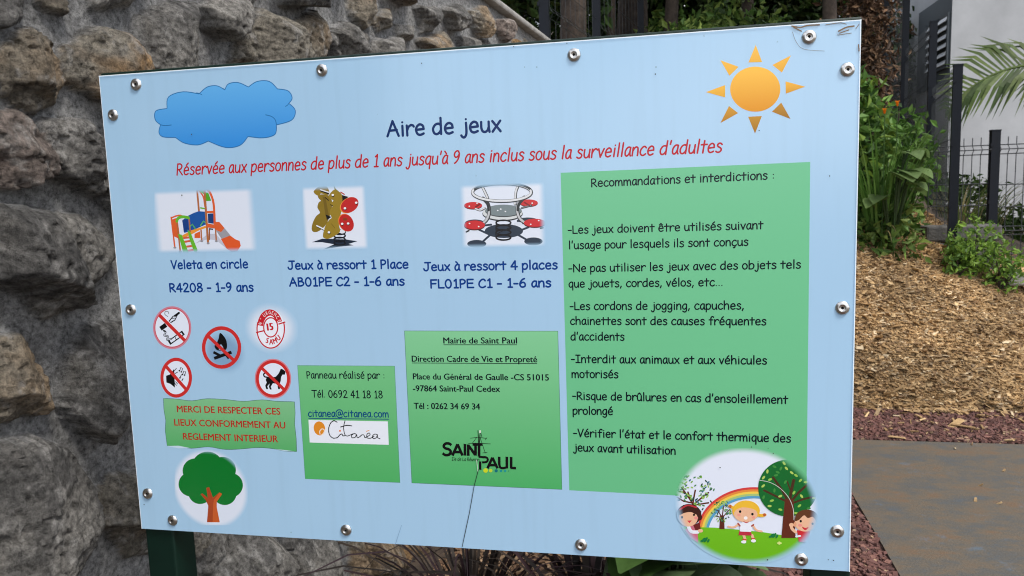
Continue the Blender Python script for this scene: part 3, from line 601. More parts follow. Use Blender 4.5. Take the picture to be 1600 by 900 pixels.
for sg in ([(1068, 338), (1106, 254)], [(1106, 254), (1142, 338)], [(1086, 312), (1128, 312)], [(1160, 252), (1160, 338)], [(1184, 340), (1184, 256)], [(1184, 260), (1236, 334)], [(1238, 338), (1238, 256)], [(1216, 256), (1290, 256)], [(1264, 256), (1264, 345)]): thick(sg, 20)
thick([(1260, 348), (1312, 348)], 15); thick([(1272, 380), (1272, 442)], 18); thick([(1284, 350), (1318, 352), (1328, 368), (1318, 384), (1286, 388)], 16, True)
for sg in ([(1326, 432), (1362, 352)], [(1362, 352), (1400, 432)], [(1344, 408), (1384, 408)], [(1412, 346), (1412, 402)], [(1468, 346), (1468, 432)], [(1500, 348), (1500, 430)], [(1494, 428), (1536, 430)]): thick(sg, 19)
thick([(1412, 400), (1420, 424), (1440, 430), (1468, 424)], 17, True)
for sg in ([(1256, 152), (1262, 260)], [(1272, 170), (1266, 250)]): thick(sg, 6)
for sg in ([(1200, 210), (1260, 202), (1320, 212)], [(1186, 248), (1260, 246), (1350, 252)], [(1290, 318), (1325, 314)], [(1270, 200), (1310, 320)], [(1250, 200), (1215, 246)], [(1275, 160), (1285, 200)], [(1310, 220), (1322, 206)]): thick(sg, 3.5)
pr.poly([(1266, 152), (1277, 152), (1277, 172), (1266, 172)], (225, 225, 215))
for c, r_, co in (((1312, 447), 17, (202, 214, 40)), ((1349, 448), 13, (190, 208, 60)), ((1390, 449), 12, (20, 110, 120)), ((1425, 450), 9, (20, 140, 150)), ((1456, 450), 9, (30, 150, 150)), ((1481, 451), 5, (60, 140, 90))): pr.ell(c, r_, r_, co, n=16)
pr.zoom = None; G['d_'] = G['d']
hand(pr, 'Ile de La Réunion', (706, 719.5), (749, 720.5), 5.2, BLK, .09, slant=.15)
pr.build('town_hall_box', M_PRINT, panel)
# maker's box
pr = Print(); bx = [(465, 571), (616.5, 572), (625, 754), (477, 748)]; pr.poly(bx, (116, 192, 132), (80, 174, 100)); pr.line(bx, .8, (80, 140, 110), closed=True)
hand(pr, 'Panneau réalisé par :', (479.5, 591), (602, 591.5), 10.4, INK, .115); hand(pr, 'Tél. 0692 41 18 18', (488, 620.6), (598, 622), 10.8, INK, .115); hand(pr, 'citanea@citanea.com', (482, 650.8), (607, 651.8), 10.2, (14, 74, 120), .125)
pr.line([(482, 653.6), (608, 655)], 1.2, (14, 74, 120), cap=False)
pr.poly([(482, 656), (606, 658.4), (607.5, 695), (484, 691.4)], (232, 236, 244)); pr.zoom = zz
pr.ell((90, 138), 42, 52, (224, 140, 40), rot=-10); pr.line([(95, 180), (92, 160), (108, 142), (126, 150), (122, 172), (104, 188)], 7, (240, 225, 205), smooth=True)
for pp, wd in (([(220, 92), (196, 82), (172, 100), (158, 140), (164, 184), (188, 208), (220, 206), (242, 184), (256, 180), (262, 192), (276, 192)], 7), ([(278, 82), (268, 130), (276, 180), (294, 194), (318, 186), (336, 178)], 6), ([(246, 128), (290, 116), (328, 120)], 7),
               ([(362, 182), (346, 176), (326, 190), (330, 206), (352, 204), (364, 184), (368, 206), (386, 200), (402, 186), (418, 188), (424, 206), (440, 200), (462, 184), (456, 172), (440, 182), (440, 206), (466, 210), (492, 196)], 6),
               ([(516, 184), (496, 180), (480, 196), (486, 212), (506, 208), (516, 188), (518, 206), (536, 214)], 6)): pr.line(pp, wd, BLK, smooth=True)
pr.ell((241, 156), 7, 7, (226, 120, 50), n=12); pr.line([(436, 160), (456, 152)], 5, (226, 150, 60)); pr.build('maker_box', M_PRINT, panel)
# respect box
pr = Print((230, 460, 3.46))
top = [(88, 562), (160, 566), (240, 575), (320, 564), (420, 568), (520, 578), (620, 570), (700, 578), (796, 580)]; bot = [(808, 850), (740, 846), (680, 834), (600, 828), (500, 836), (420, 838), (330, 824), (240, 832), (170, 822), (108, 818)]
pts = spline(top, n=4) + [(800, 640), (797, 700), (806, 780)] + spline(bot, n=4) + [(98, 740), (100, 680), (90, 620)]
pr.poly(pts, (128, 190, 138), (88, 172, 104)); pr.line(pts, 2.6, (70, 110, 90), closed=True)
for t_ in ([(112, 819), (170, 818), (230, 830), (170, 832), (112, 821)], [(690, 836), (740, 846), (800, 849), (760, 843)]): pr.poly(t_, (196, 218, 232))
pr.zoom = None
for tx, a_, b_ in (('MERCI DE RESPECTER CES', (277, 643.8), (438, 647.9)), ('LIEUX CONFORMEMENT AU', (272.8, 664.8), (446, 669.5)), ('REGLEMENT INTERIEUR', (286.6, 686.6), (434.6, 691))): typed(pr, tx, a_, b_, 10.2, (176, 46, 34), .024)
pr.build('respect_box', M_PRINT, panel)
# soft printed spots round the pictograms
for nm, c, rx, ry, col in (('phone_number_glow', (672, 182), 145, 145, (228, 234, 246)), ('fire_sign_shade', (416, 312), 118, 128, (96, 132, 172, .62))):
    pr = Print((230, 460, 3.46), 3e-5 if 'fire' in nm else 4e-5); pr.poly([(c[0] - rx, c[1] - ry), (c[0] + rx, c[1] - ry), (c[0] + rx, c[1] + ry), (c[0] - rx, c[1] + ry)], col)
    pr.build(nm, M_FGLOW, panel, [(c[0] - rx, c[1] + ry), (c[0] + rx, c[1] - ry)])
RD, PW_ = (202, 46, 44), (226, 233, 246)
pr = Print((230, 460, 3.46)); pr.ring((135, 180), 98, 110, 12, (206, 128, 146)); pr.ell((135, 180), 92, 104, PW_, n=40); pr.ring((135, 180), 93, 105, 5, (204, 74, 84))
pr.line([(72, 186), (102, 164)], 24, BLK, cap=False)
for pp in ([(118, 146), (140, 118), (166, 108), (150, 138), (128, 152)],): pr.line(pp, 6, BLK, closed=True)
pr.line([(150, 116), (172, 100)], 12, BLK); pr.line([(130, 130), (150, 128)], 4, BLK); pr.line([(112, 120), (96, 108), (98, 94), (112, 92), (116, 104)], 4, (120, 125, 130), smooth=True)
pr.line([(118, 262), (196, 206)], 26, BLK, cap=False); pr.line([(126, 256), (188, 212)], 14, PW_, cap=False); pr.line([(156, 244), (150, 226)], 4, BLK); pr.line([(130, 240), (108, 246), (112, 226), (92, 222), (100, 204), (90, 196)], 10, BLK, smooth=True); pr.line([(130, 240), (108, 246), (112, 226), (92, 222), (100, 204)], 3, PW_, smooth=True)
pr.line([(66, 112), (204, 250)], 20, RD, cap=False); pr.build('no_smoking_pictogram', M_PRINT, panel)
pr = Print((230, 460, 3.46)); pr.poly(spline([(395, 208), (424, 240), (432, 280), (420, 302), (380, 302), (364, 280), (378, 258), (386, 238)], True), BLK); pr.poly(spline([(398, 270), (412, 290), (402, 302), (388, 296)], True), (150, 178, 205))
pr.line([(362, 346), (456, 312)], 17, BLK, cap=False); pr.line([(358, 312), (400, 334)], 15, BLK, cap=False); pr.line([(420, 320), (440, 348)], 10, BLK, cap=False)
pr.line([(326, 222), (474, 362)], 19, RD, cap=False); pr.ring((402, 287), 97, 105, 20, RD); pr.build('no_fire_pictogram', M_PRINT, panel)
pr = Print((230, 460, 3.46)); pr.ell((157, 450), 80, 103, PW_, n=40); pr.poly([(102, 440), (124, 432), (146, 402), (150, 504), (126, 484), (104, 476)], BLK)
for pp, wd in (([(148, 412), (158, 400)], 4), ([(150, 428), (164, 420)], 4), ([(148, 478), (158, 492)], 4), ([(154, 472), (164, 484)], 4), ([(176, 412), (182, 394), (192, 400), (186, 418)], 4), ([(192, 432), (198, 414), (208, 418), (204, 434)], 4), ([(178, 450), (184, 436)], 4), ([(188, 466), (194, 456)], 5)): pr.line(pp, wd, BLK)
for c in ((174, 413), (185, 419), (190, 433), (202, 436), (177, 451)): pr.ell(c, 5, 4, BLK, n=10)
pr.line([(96, 382), (216, 520)], 19, RD, cap=False); pr.ring((157, 450), 77, 99, 18, RD); pr.build('no_noise_pictogram', M_PRINT, panel)
pr = Print((230, 460, 3.46)); pr.ring((680, 456), 93, 102, 12, (212, 130, 140)); pr.ell((680, 456), 86, 95, PW_, n=40)
pr.poly([(748, 418), (736, 406), (722, 401), (718, 412), (710, 428), (694, 446), (664, 448), (648, 444), (641, 462), (646, 476), (638, 494), (644, 512), (654, 512), (650, 496), (662, 482), (658, 498), (664, 515), (674, 513), (668, 500), (680, 480), (704, 484), (708, 512), (718, 512), (716, 486), (722, 468), (724, 446), (732, 434), (744, 434)], BLK)
pr.line([(648, 448), (634, 444), (630, 432), (638, 424), (648, 428)], 8, BLK, smooth=True); pr.line([(617, 396), (744, 518)], 18, RD, cap=False); pr.ring((680, 456), 84, 93, 17, RD); pr.build('no_dogs_pictogram', M_PRINT, panel)
SR = (196, 32, 44); pr = Print((230, 460, 3.46), 8e-5); pr.ell((668, 186), 74, 104, (236, 240, 248), n=44); pr.ring((668, 186), 74, 104, 7, SR, -20, 200)
pr.ring((664, 180), 54, 82, 34, SR, 188, 338); pr.ring((668, 178), 38, 52, 7, SR); pr.line([(591, 206), (632, 196)], 7, SR); pr.line([(712, 160), (744, 150)], 7, SR)
for i, ch in enumerate('N°URGENCE'): 
    q = R(196 + i * 16.5 + (6 if i > 1 else 0)); glyph_at(pr, ch, (664 + 55 * math.cos(q), 180 + 83 * math.sin(q)), 27, -(math.degrees(q) - 270) * .9, (244, 240, 242), .7, .02)
for i, ch in enumerate('SAMU'): q = R(116 - i * 24); [glyph_at(pr, ch, (672 + dx + 50 * math.cos(q), 184 + 72 * math.sin(q)), 42, (-14 + i * 17), SR, .72) for dx in (-1.5, 1.5)]
[glyph_at(pr, '15', (664 + dx, 174), 56, 8, SR, .72) for dx in (-3, 0, 3)]; pr.build('emergency_number_pictogram', M_PRINT, panel)
# oak picture
pr = Print((210, 690, 4.286)); pr.poly([(270, 50), (760, 50), (760, 560), (270, 560)], (222, 230, 244))
OG, OG2 = (8, 118, 42), (20, 126, 50)
for x_, y_, r_ in ((490, 175, 108), (405, 195, 82), (592, 190, 88), (378, 285, 82), (645, 292, 82), (440, 338, 80), (605, 345, 80), (510, 285, 125)): pr.ell((x_, y_), r_, r_, OG, n=36)
pr.poly([(486, 540), (495, 430), (478, 392), (443, 352), (456, 346), (492, 378), (482, 310), (500, 304), (526, 376), (570, 340), (588, 350), (552, 402), (552, 440), (572, 540)], (170, 70, 30)); pr.poly([(524, 540), (528, 420), (532, 390), (570, 342), (588, 350), (552, 402), (552, 440), (572, 540)], (200, 92, 38))
pr.build('tree_picture', M_FTREE, panel, [(275, 570), (748, 52)])
# slide picture
pr = Print((240, 280, 7.5)); pr.poly([(10, 70), (1230, 70), (1230, 880), (10, 880)], (224, 231, 244)); O1, O2, BR, GN, BL_, GY = (222, 96, 46), (236, 152, 54), (178, 106, 60), (104, 184, 48), (26, 84, 160), (158, 156, 162)
pr.poly([(480, 760), (640, 640), (730, 640), (890, 840), (840, 800), (740, 720), (640, 700), (500, 750)], (196, 196, 208))
pr.line([(507, 95), (533, 385)], 24, BR, cap=False); pr.poly([(340, 480), (400, 430), (470, 395), (530, 375), (600, 380), (615, 530), (480, 590), (430, 610), (360, 630)], BL_); pr.poly([(335, 482), (402, 470), (412, 590), (355, 622)], (22, 62, 130))
pr.poly([(480, 640), (545, 610), (550, 690), (480, 690)], O1); pr.line([(556, 590), (565, 730)], 18, BR, cap=False); pr.poly([(330, 662), (440, 600), (610, 545), (615, 572), (540, 595), (440, 650), (350, 688)], O2)
pr.poly([(214, 472), (280, 450), (312, 705), (236, 668)], O1); pr.line([(206, 440), (250, 805)], 20, O1, cap=False); pr.line([(272, 480), (314, 852)], 20, BR, cap=False); pr.line([(206, 455), (260, 432), (310, 424), (342, 434)], 18, O1, smooth=True); pr.line([(415, 450), (430, 620)], 18, BR, cap=False)
for a_, b_ in (((345, 690), (430, 680)), ((355, 735), (440, 722)), ((372, 792), (465, 780)), ((388, 842), (480, 826))): pr.line([a_, b_], 24, (214, 96, 70), cap=False)
pr.poly([(286, 640), (330, 650), (412, 862), (380, 890), (348, 868), (305, 700)], GN); pr.poly([(398, 590), (432, 622), (516, 830), (500, 862), (470, 842), (420, 700)], GN); pr.line([(272, 492), (292, 455), (345, 440), (410, 452)], 34, GN, smooth=True)
pr.line([(430, 552), (455, 528), (490, 582)], 14, (90, 176, 90)); pr.line([(550, 545), (585, 490), (612, 512)], 14, (90, 176, 90))
pr.line([(520, 120), (580, 200), (602, 320)], 18, O1, smooth=True); pr.poly([(530, 115), (585, 108), (590, 175), (548, 152)], GN); pr.line([(545, 335), (600, 345)], 16, GN, cap=False)
pr.line([(655, 590), (655, 712)], 16, (150, 90, 60), cap=False); pr.line([(716, 420), (736, 732)], 18, BR, cap=False); pr.poly([(596, 150), (642, 160), (676, 252), (612, 256)], (84, 168, 40)); pr.poly([(635, 405), (706, 400), (712, 522), (640, 512)], (26, 62, 120))
pr.line([(594, 85), (640, 762)], 28, BR, cap=False); pr.line([(600, 90), (660, 155), (700, 265), (714, 420), (716, 520)], 28, O1, smooth=True); pr.line([(622, 386), (712, 382)], 26, O1, cap=False); pr.line([(622, 540), (722, 556)], 46, O1, cap=False); pr.poly([(650, 574), (697, 580), (697, 594), (650, 588)], BLK)
pr.poly([(715, 500), (770, 500), (832, 572), (790, 622), (728, 592)], O1); pr.poly([(728, 594), (790, 620), (832, 574), (902, 660), (800, 702)], GY); pr.poly([(790, 702), (898, 660), (960, 705), (1008, 722), (1022, 780), (985, 838), (920, 850), (856, 812)], (226, 90, 40))
for c in ((250, 802), (314, 848), (640, 750), (565, 726), (736, 726)): pr.ell(c, 18, 11, (150, 150, 155), n=10)
pr.build('slide_picture', M_FRECT, panel, [(28, 875), (1178, 92)])
# single rocker picture
pr = Print((470, 275, 7.5)); pr.poly([(20, 50), (790, 50), (790, 890), (20, 890)], (226, 233, 245)); OL, OLD = (150, 124, 38), (116, 94, 30); DK = (30, 42, 60)
pr.poly([(130, 776), (250, 735), (520, 742), (665, 764), (560, 796), (620, 812), (440, 830), (260, 860), (390, 800), (250, 776)], DK)
for y_ in (660, 700, 745, 785): pr.ring((455, y_), 66, 26, 18, (16, 22, 34))
pr.ell((485, 650), 34, 24, (228, 232, 240)); pr.poly(spline([(200, 232), (240, 215), (330, 230), (370, 330), (330, 500), (270, 600), (190, 655), (132, 642), (136, 560), (180, 470), (225, 430), (195, 370), (210, 310), (236, 290), (212, 265)], True, 3), (138, 114, 36))
pr.poly(spline([(150, 185), (190, 140), (245, 100), (300, 118), (330, 170), (322, 222), (235, 205), (228, 232), (188, 226)], True, 3), (148, 122, 38)); pr.poly([(255, 240), (290, 245), (330, 470), (300, 520)], OLD)
pr.line([(232, 172), (322, 206)], 16, BLK); pr.line([(230, 160), (325, 190)], 14, (230, 232, 236)); pr.poly([(290, 450), (360, 480), (310, 515)], BLK); pr.poly([(476, 220), (560, 245), (482, 305)], (20, 16, 20)); pr.line([(470, 190), (510, 215)], 14, (186, 60, 40))
pr.poly(spline([(338, 212), (400, 155), (450, 185), (482, 222), (488, 330), (470, 440), (446, 560), (462, 640), (430, 680), (330, 735), (270, 725), (260, 690), (285, 590), (330, 515), (362, 490), (340, 440), (346, 392), (374, 352), (345, 322), (384, 288), (330, 258)], True, 3), (154, 128, 40))
pr.line([(362, 95), (386, 106), (402, 150), (432, 178)], 15, (140, 130, 50), smooth=True); pr.line([(255, 70), (266, 102)], 12, (150, 170, 120)); pr.line([(200, 596), (268, 632)], 14, BLK); pr.line([(188, 582), (272, 624)], 15, (236, 238, 242))
pr.ell((566, 342), 118, 84, (236, 150, 60), rot=-34); pr.ell((573, 340), 112, 82, (196, 40, 40), rot=-34); pr.ell((530, 546), 84, 110, (236, 120, 50), rot=-28); pr.ell((536, 550), 80, 106, (192, 36, 36), rot=-28); pr.ell((520, 505), 26, 18, (140, 60, 30))
for c in ((375, 222), (650, 313), (518, 378), (330, 660), (485, 560), (555, 556)): pr.ell((c[0] + 3, c[1] + 7), 17, 17, (40, 30, 20), n=12); pr.ell(c, 15, 13, (245, 246, 248), n=12)
pr.line([(285, 250), (325, 285)], 10, (40, 32, 16)); pr.line([(350, 335), (376, 350)], 9, (60, 48, 20)); pr.line([(360, 560), (400, 610)], 6, OLD); pr.build('single_rocker_picture', M_FRECT, panel, [(40, 880), (762, 92)])
# four seat rocker picture
pr = Print((710, 275, 7.5)); pr.poly([(50, 40), (1120, 40), (1120, 860), (50, 860)], (226, 233, 245)); SH = (44, 58, 74); LT, DT = (222, 224, 226), (52, 56, 60)
for c, rx, ry in (((580, 645), 225, 82), ((262, 795), 112, 46), ((926, 766), 108, 46), ((240, 555), 120, 46), ((860, 528), 130, 42)): pr.ell(c, rx, ry, SH)
for pp in ([(420, 690), (320, 780)], [(730, 680), (860, 755)], [(290, 630), (420, 690)], [(740, 650), (870, 600)], [(350, 580), (430, 570)]): pr.line(pp, 24, SH)
pr.ell((240, 560), 80, 26, (210, 218, 232)); pr.ell((745, 560), 50, 22, (215, 222, 234))
RS, RSD = (206, 44, 50), (90, 16, 22)
for c, rx, ry in (((220, 352), 106, 42), ((872, 322), 106, 42)): pr.ell(c, rx, ry, RSD); pr.ell((c[0], c[1] - 8), rx, ry - 2, RS)
def tubeline(pp, wd=34, lt=LT): pr.line(pp, wd, DT, smooth=True); pr.line([(x - 3, y - 3) for x, y in pp], wd * .58, lt, smooth=True)
tubeline([(250, 385), (305, 402), (355, 378)], 26); tubeline([(790, 375), (850, 360), (900, 345)], 24, (120, 122, 126)); pr.line([(250, 360), (300, 330)], 18, (120, 26, 30)); pr.line([(820, 310), (880, 345)], 18, (130, 26, 30))
pr.ell((565, 442), 238, 88, DT); pr.ell((565, 432), 234, 82, (214, 218, 218)); pr.ell((575, 410), 216, 72, (60, 66, 68)); pr.ell((575, 403), 214, 68, (124, 137, 140))
tubeline([(320, 112), (355, 180), (392, 260)], 34); tubeline([(762, 96), (722, 185), (712, 330)], 34)
for y_ in (720, 660, 605, 548): pr.ring((575, y_), 86, 30, 19, (14, 18, 26))
pr.line([(490, 530), (488, 720)], 12, (20, 24, 32)); pr.line([(655, 600), (490, 680)], 10, (30, 36, 44))
tubeline([(335, 262), (395, 330), (408, 430), (385, 505), (345, 550)], 44, (196, 198, 200)); pr.line([(340, 275), (390, 320), (402, 400)], 30, (48, 52, 56), smooth=True)
tubeline([(820, 250), (752, 330), (740, 420), (770, 500), (825, 545)], 44, (196, 198, 200)); pr.line([(812, 265), (755, 330), (742, 400)], 30, (48, 52, 56), smooth=True)
pr.ring((558, 192), 345, 104, 40, DT); pr.ring((555, 188), 344, 104, 24, (226, 228, 230)); pr.ring((560, 186), 342, 102, 20, (60, 64, 68), 195, 345)
for c, rx, ry in (((236, 585), 122, 52), ((942, 560), 128, 48)): pr.ell(c, rx, ry, RSD); pr.ell((c[0], c[1] - 12), rx, ry, RS)
pr.line([(140, 655), (170, 640)], 18, (40, 44, 48)); pr.line([(1010, 612), (1040, 606)], 18, (90, 94, 98))
for c in ((178, 556), (285, 592), (895, 566), (988, 522), (176, 354), (266, 318), (912, 318), (508, 404), (543, 388), (598, 416)): pr.ell(c, 10, 8, (240, 240, 242), n=10)
pr.build('four_seat_rocker_picture', M_FRECT, panel, [(80, 852), (1062, 62)])
# children in the park, oval picture
pr = Print((1050, 700, 5), 1.0e-4); pr.poly([(0, 0), (1180, 0), (1180, 880), (0, 880)], (228, 234, 247))
rr = random.Random(4); LV = [(22, 70, 60), (120, 170, 70), (70, 130, 80), (40, 110, 130), (150, 190, 90)]
def leaves_in(c, r_, n_, sz, cols, rmin=.25):
    for i in range(n_):
        a_ = rr.random() * 6.283; q = r_ * math.sqrt(rmin * rmin + rr.random() * (1 - rmin * rmin)); pr.ell((c[0] + q * math.cos(a_), c[1] + q * math.sin(a_)), sz, sz * .5, rr.choice(cols), rot=rr.random() * 180, n=8)
BRN = (92, 40, 26)
for pp in ([(160, 470), (168, 400), (182, 330)], [(165, 440), (120, 370), (75, 310)], [(160, 430), (90, 415), (40, 385)], [(170, 440), (230, 390), (285, 348)], [(180, 445), (240, 435), (285, 428)], [(145, 405), (125, 345)], [(95, 345), (55, 340)]): pr.line(pp, 12, BRN)
leaves_in((180, 350), 150, 95, 12, LV)
for i, co in enumerate(((214, 62, 62), (232, 140, 62), (244, 206, 80), (170, 200, 120), (88, 160, 200))): pr.ring((640, 665), 434 - i * 17, 350 - i * 17, 19, co, 178, 285)
pr.poly([(-20, 612), (200, 618), (330, 621), (500, 635), (700, 655), (860, 680), (1180, 712), (1180, 900), (-20, 900)], (112, 188, 28), (104, 180, 20))
pr.poly([(376, 525), (406, 525), (411, 634), (369, 634)], BRN)
for pp in ([(390, 540), (360, 490), (335, 475)], [(392, 540), (400, 480), (405, 450)], [(394, 545), (430, 500), (450, 480)], [(388, 545), (350, 530)]): pr.line(pp, 7, BRN)
leaves_in((392, 495), 84, 70, 9, LV)
pr.ell((905, 312), 232, 222, (6, 104, 42), n=56)
for pp, wd in (([(915, 440), (930, 340), (950, 250)], 22), ([(915, 430), (860, 330), (790, 230)], 18), ([(900, 420), (820, 380), (720, 330)], 16), ([(935, 410), (990, 345), (1050, 290)], 18), ([(940, 430), (1020, 400), (1100, 380)], 16), ([(925, 330), (900, 260)], 10)): pr.line(pp, wd, (70, 44, 24))
pr.poly([(882, 395), (948, 395), (966, 702), (854, 702)], (96, 40, 24))
for c in ((800, 145), (745, 182), (765, 245), (715, 230), (712, 295), (825, 188), (893, 158), (875, 118), (968, 213), (1003, 252), (885, 265), (845, 375), (780, 410), (762, 452), (715, 384), (846, 480), (952, 348), (995, 450), (1012, 375), (1068, 470), (935, 192), (812, 212), (1110, 390), (1045, 265), (800, 330), (970, 508), (850, 160), (1060, 200)): pr.ell(c, 17, 9, rr.choice([(176, 206, 96), (150, 196, 80), (60, 140, 60)]), rot=rr.random() * 180, n=10)
pr.line([(680, 250), (760, 266), (840, 310), (910, 385), (945, 470), (952, 560)], 4, (214, 220, 210), smooth=True)
SK, SK2 = (238, 186, 150), (226, 160, 124)
# girl at the left
pr.poly([(100, 640), (160, 590), (200, 650), (205, 740), (140, 700)], (206, 110, 130)); pr.poly([(165, 600), (215, 580), (225, 630), (190, 660)], (110, 34, 34)); pr.line([(125, 605), (150, 650), (200, 655)], 26, (236, 238, 246), smooth=True); pr.ell((222, 645), 20, 14, SK)
pr.ell((132, 520), 98, 84, (62, 28, 22)); pr.ell((215, 540), 20, 24, (62, 28, 22)); pr.ell((126, 548), 74, 64, SK); pr.poly(spline([(60, 520), (80, 470), (150, 460), (205, 500), (205, 525), (150, 500), (100, 505)], True), (62, 28, 22)); pr.line([(62, 480), (120, 447), (190, 462)], 12, (190, 50, 60), smooth=True)
for c in ((78, 540), (172, 520)): pr.ell(c, 9, 10, BLK, n=12)
pr.ell((188, 545), 16, 12, (240, 150, 140)); pr.poly([(118, 566), (155, 564), (136, 586)], (214, 60, 70))
# girl in the middle
pr.line([(520, 595), (480, 618), (440, 612)], 15, SK, smooth=True); pr.line([(630, 600), (660, 640), (700, 650)], 15, SK, smooth=True); pr.line([(560, 680), (572, 715), (560, 730)], 20, SK); pr.line([(625, 680), (636, 712), (632, 725)], 20, SK)
pr.ell((560, 732), 20, 12, (240, 240, 244)); pr.ell((636, 724), 20, 12, (240, 240, 244)); pr.line([(552, 712), (580, 714)], 8, (200, 70, 60)); pr.line([(622, 704), (648, 706)], 8, (200, 70, 60))
pr.poly([(525, 645), (618, 648), (622, 682), (520, 680)], (190, 44, 64)); pr.poly([(528, 590), (560, 572), (600, 574), (632, 596), (618, 654), (530, 650)], (238, 240, 248)); pr.line([(516, 588), (530, 606)], 12, (170, 70, 60)); pr.line([(622, 608), (636, 598)], 12, (170, 70, 60))
pr.line([(500, 480), (475, 465), (452, 452)], 24, (236, 182, 52), smooth=True); pr.line([(665, 520), (700, 526), (725, 520)], 24, (236, 182, 52), smooth=True); pr.ell((455, 456), 10, 14, (190, 90, 50), n=10); pr.ell((722, 520), 12, 12, (190, 90, 50), n=10)
pr.ell((578, 490), 108, 82, (238, 184, 50)); pr.ell((576, 516), 92, 62, SK); pr.poly(spline([(480, 500), (500, 440), (575, 412), (650, 440), (678, 510), (640, 478), (560, 462), (510, 476)], True), (240, 188, 56))
for c in ((532, 495), (628, 515)): pr.ell(c, 10, 11, BLK, n=12)
pr.ell((522, 522), 14, 10, (240, 158, 140)); pr.ell((636, 540), 14, 10, (240, 158, 140)); pr.ell((575, 545), 15, 13, (250, 244, 240)); pr.line([(560, 574), (578, 582), (596, 576)], 7, (190, 60, 60))
# boy at the right
pr.poly([(975, 640), (1080, 650), (1060, 740), (990, 730)], (206, 40, 48)); pr.line([(970, 690), (1000, 685)], 14, (230, 236, 246)); pr.line([(965, 655), (938, 630), (930, 605)], 22, SK, smooth=True); pr.ell((932, 600), 18, 16, SK)
pr.ell((1052, 545), 90, 66, (98, 56, 30)); pr.ell((1042, 585), 84, 66, SK); pr.poly(spline([(960, 565), (975, 510), (1040, 480), (1115, 500), (1135, 550), (1100, 535), (1060, 545), (1030, 525), (990, 560)], True), (98, 56, 30)); pr.ell((960, 595), 12, 18, SK2)
for c in ((1005, 570), (1098, 590)): pr.ell(c, 9, 10, BLK, n=12)
pr.ell((1000, 602), 16, 11, (240, 150, 140)); pr.poly(spline([(1015, 612), (1040, 622), (1066, 616), (1046, 640), (1026, 632)], True), (206, 50, 60))
for c in ((260, 720), (795, 686)):
    for dx, dy in ((-24, 4), (-10, -10), (8, -12), (24, 2), (0, 2)): pr.ell((c[0] + dx, c[1] + dy), 16, 9, (10, 120, 60), rot=-40 - dx, n=8)
for dx, dy in ((-10, 0), (10, 0), (0, -6), (0, 6)): pr.ell((838 + dx, 741 + dy), 9, 7, (214, 230, 130), n=8)
(x0_, y0_), (x1_, y1_) = pr.P((20, 880)), pr.P((1160, 5))
ue, ve0, ve1 = pan(1260.6, 745)[0], pan(1060, 775.2), pan(1230, 782.8)
gu = (ue - (x0_ + x1_) / 2) / (abs(x1_ - x0_) / 2); nv = lambda q: (q[1] - (y0_ + y1_) / 2) / (abs(y1_ - y0_) / 2); nu = lambda q: (q[0] - (x0_ + x1_) / 2) / (abs(x1_ - x0_) / 2)
gs = -(nv(ve1) - nv(ve0)) / (nu(ve1) - nu(ve0)); gv = nv(ve0) + gs * nu(ve0)
pr.build('park_picture', print_mat('printed_oval', ('ell', .13), (BLUE, lin((105, 189, 136)), gu, gv, gs)), panel, [(20, 880), (1160, 5)])
# cracks, scuffs and specks on the face
for a_, b_, w_ in (((-.0, PH - .0009), (PW, PH - .0009), .0014), ((PW - .0009, 0), (PW - .0009, PH), .0012), ((.0006, 0), (.0006, PH), .0010)): pr = Print(base=1.2e-3); pr.rib_uv([a_, b_], w_, (240, 248, 253), cap=False); pr.build('edge_line', M_PRINT, panel)
pr = Print(base=1.4e-3); SC = (122, 96, 66)
pr.line([(748, 733), (741, 760), (734, 800), (728, 828), (722.5, 854)], .9, (36, 44, 44), cap=False); pr.line([(628, 820), (622, 838), (618, 851)], .45, (120, 150, 180), cap=False); pr.line([(745, 718), (747, 736)], 1.0, (200, 214, 200), cap=False)
for pp, wd in (([(1237, 41), (1250, 43), (1262, 40), (1280, 39)], 2.0), ([(1240, 43), (1252, 49)], 1.6), ([(1290, 39), (1312, 36), (1322, 38)], 1.0), ([(1310, 49), (1322, 43), (1334, 41)], 2.2), ([(1312, 52), (1326, 47)], 1.4), ([(1308, 55), (1330, 52)], .9), ([(1238, 50), (1244, 66), (1256, 77), (1288, 80)], .5), ([(1337, 45), (1342, 38)], 1), ([(1341, 70), (1342, 80)], 1.6)): pr.line(pp, wd, SC, smooth=True)
for c in ((803, 73), (820, 105), (1025, 105), (1024, 116), (659, 99), (839, 105), (1186, 204), (1174, 698), (1200, 700), (1208, 708), (1302, 875), (1294, 874), (226, 788), (1125, 730), (1199, 874), (712, 63), (1296, 275), (886, 68), (300, 210), (285, 305)): pr.ell(c, rr.uniform(.6, 1.1), rr.uniform(.6, 1.2), (70, 74, 70), n=8)
pr.build('scuffs', M_PRINT, panel)

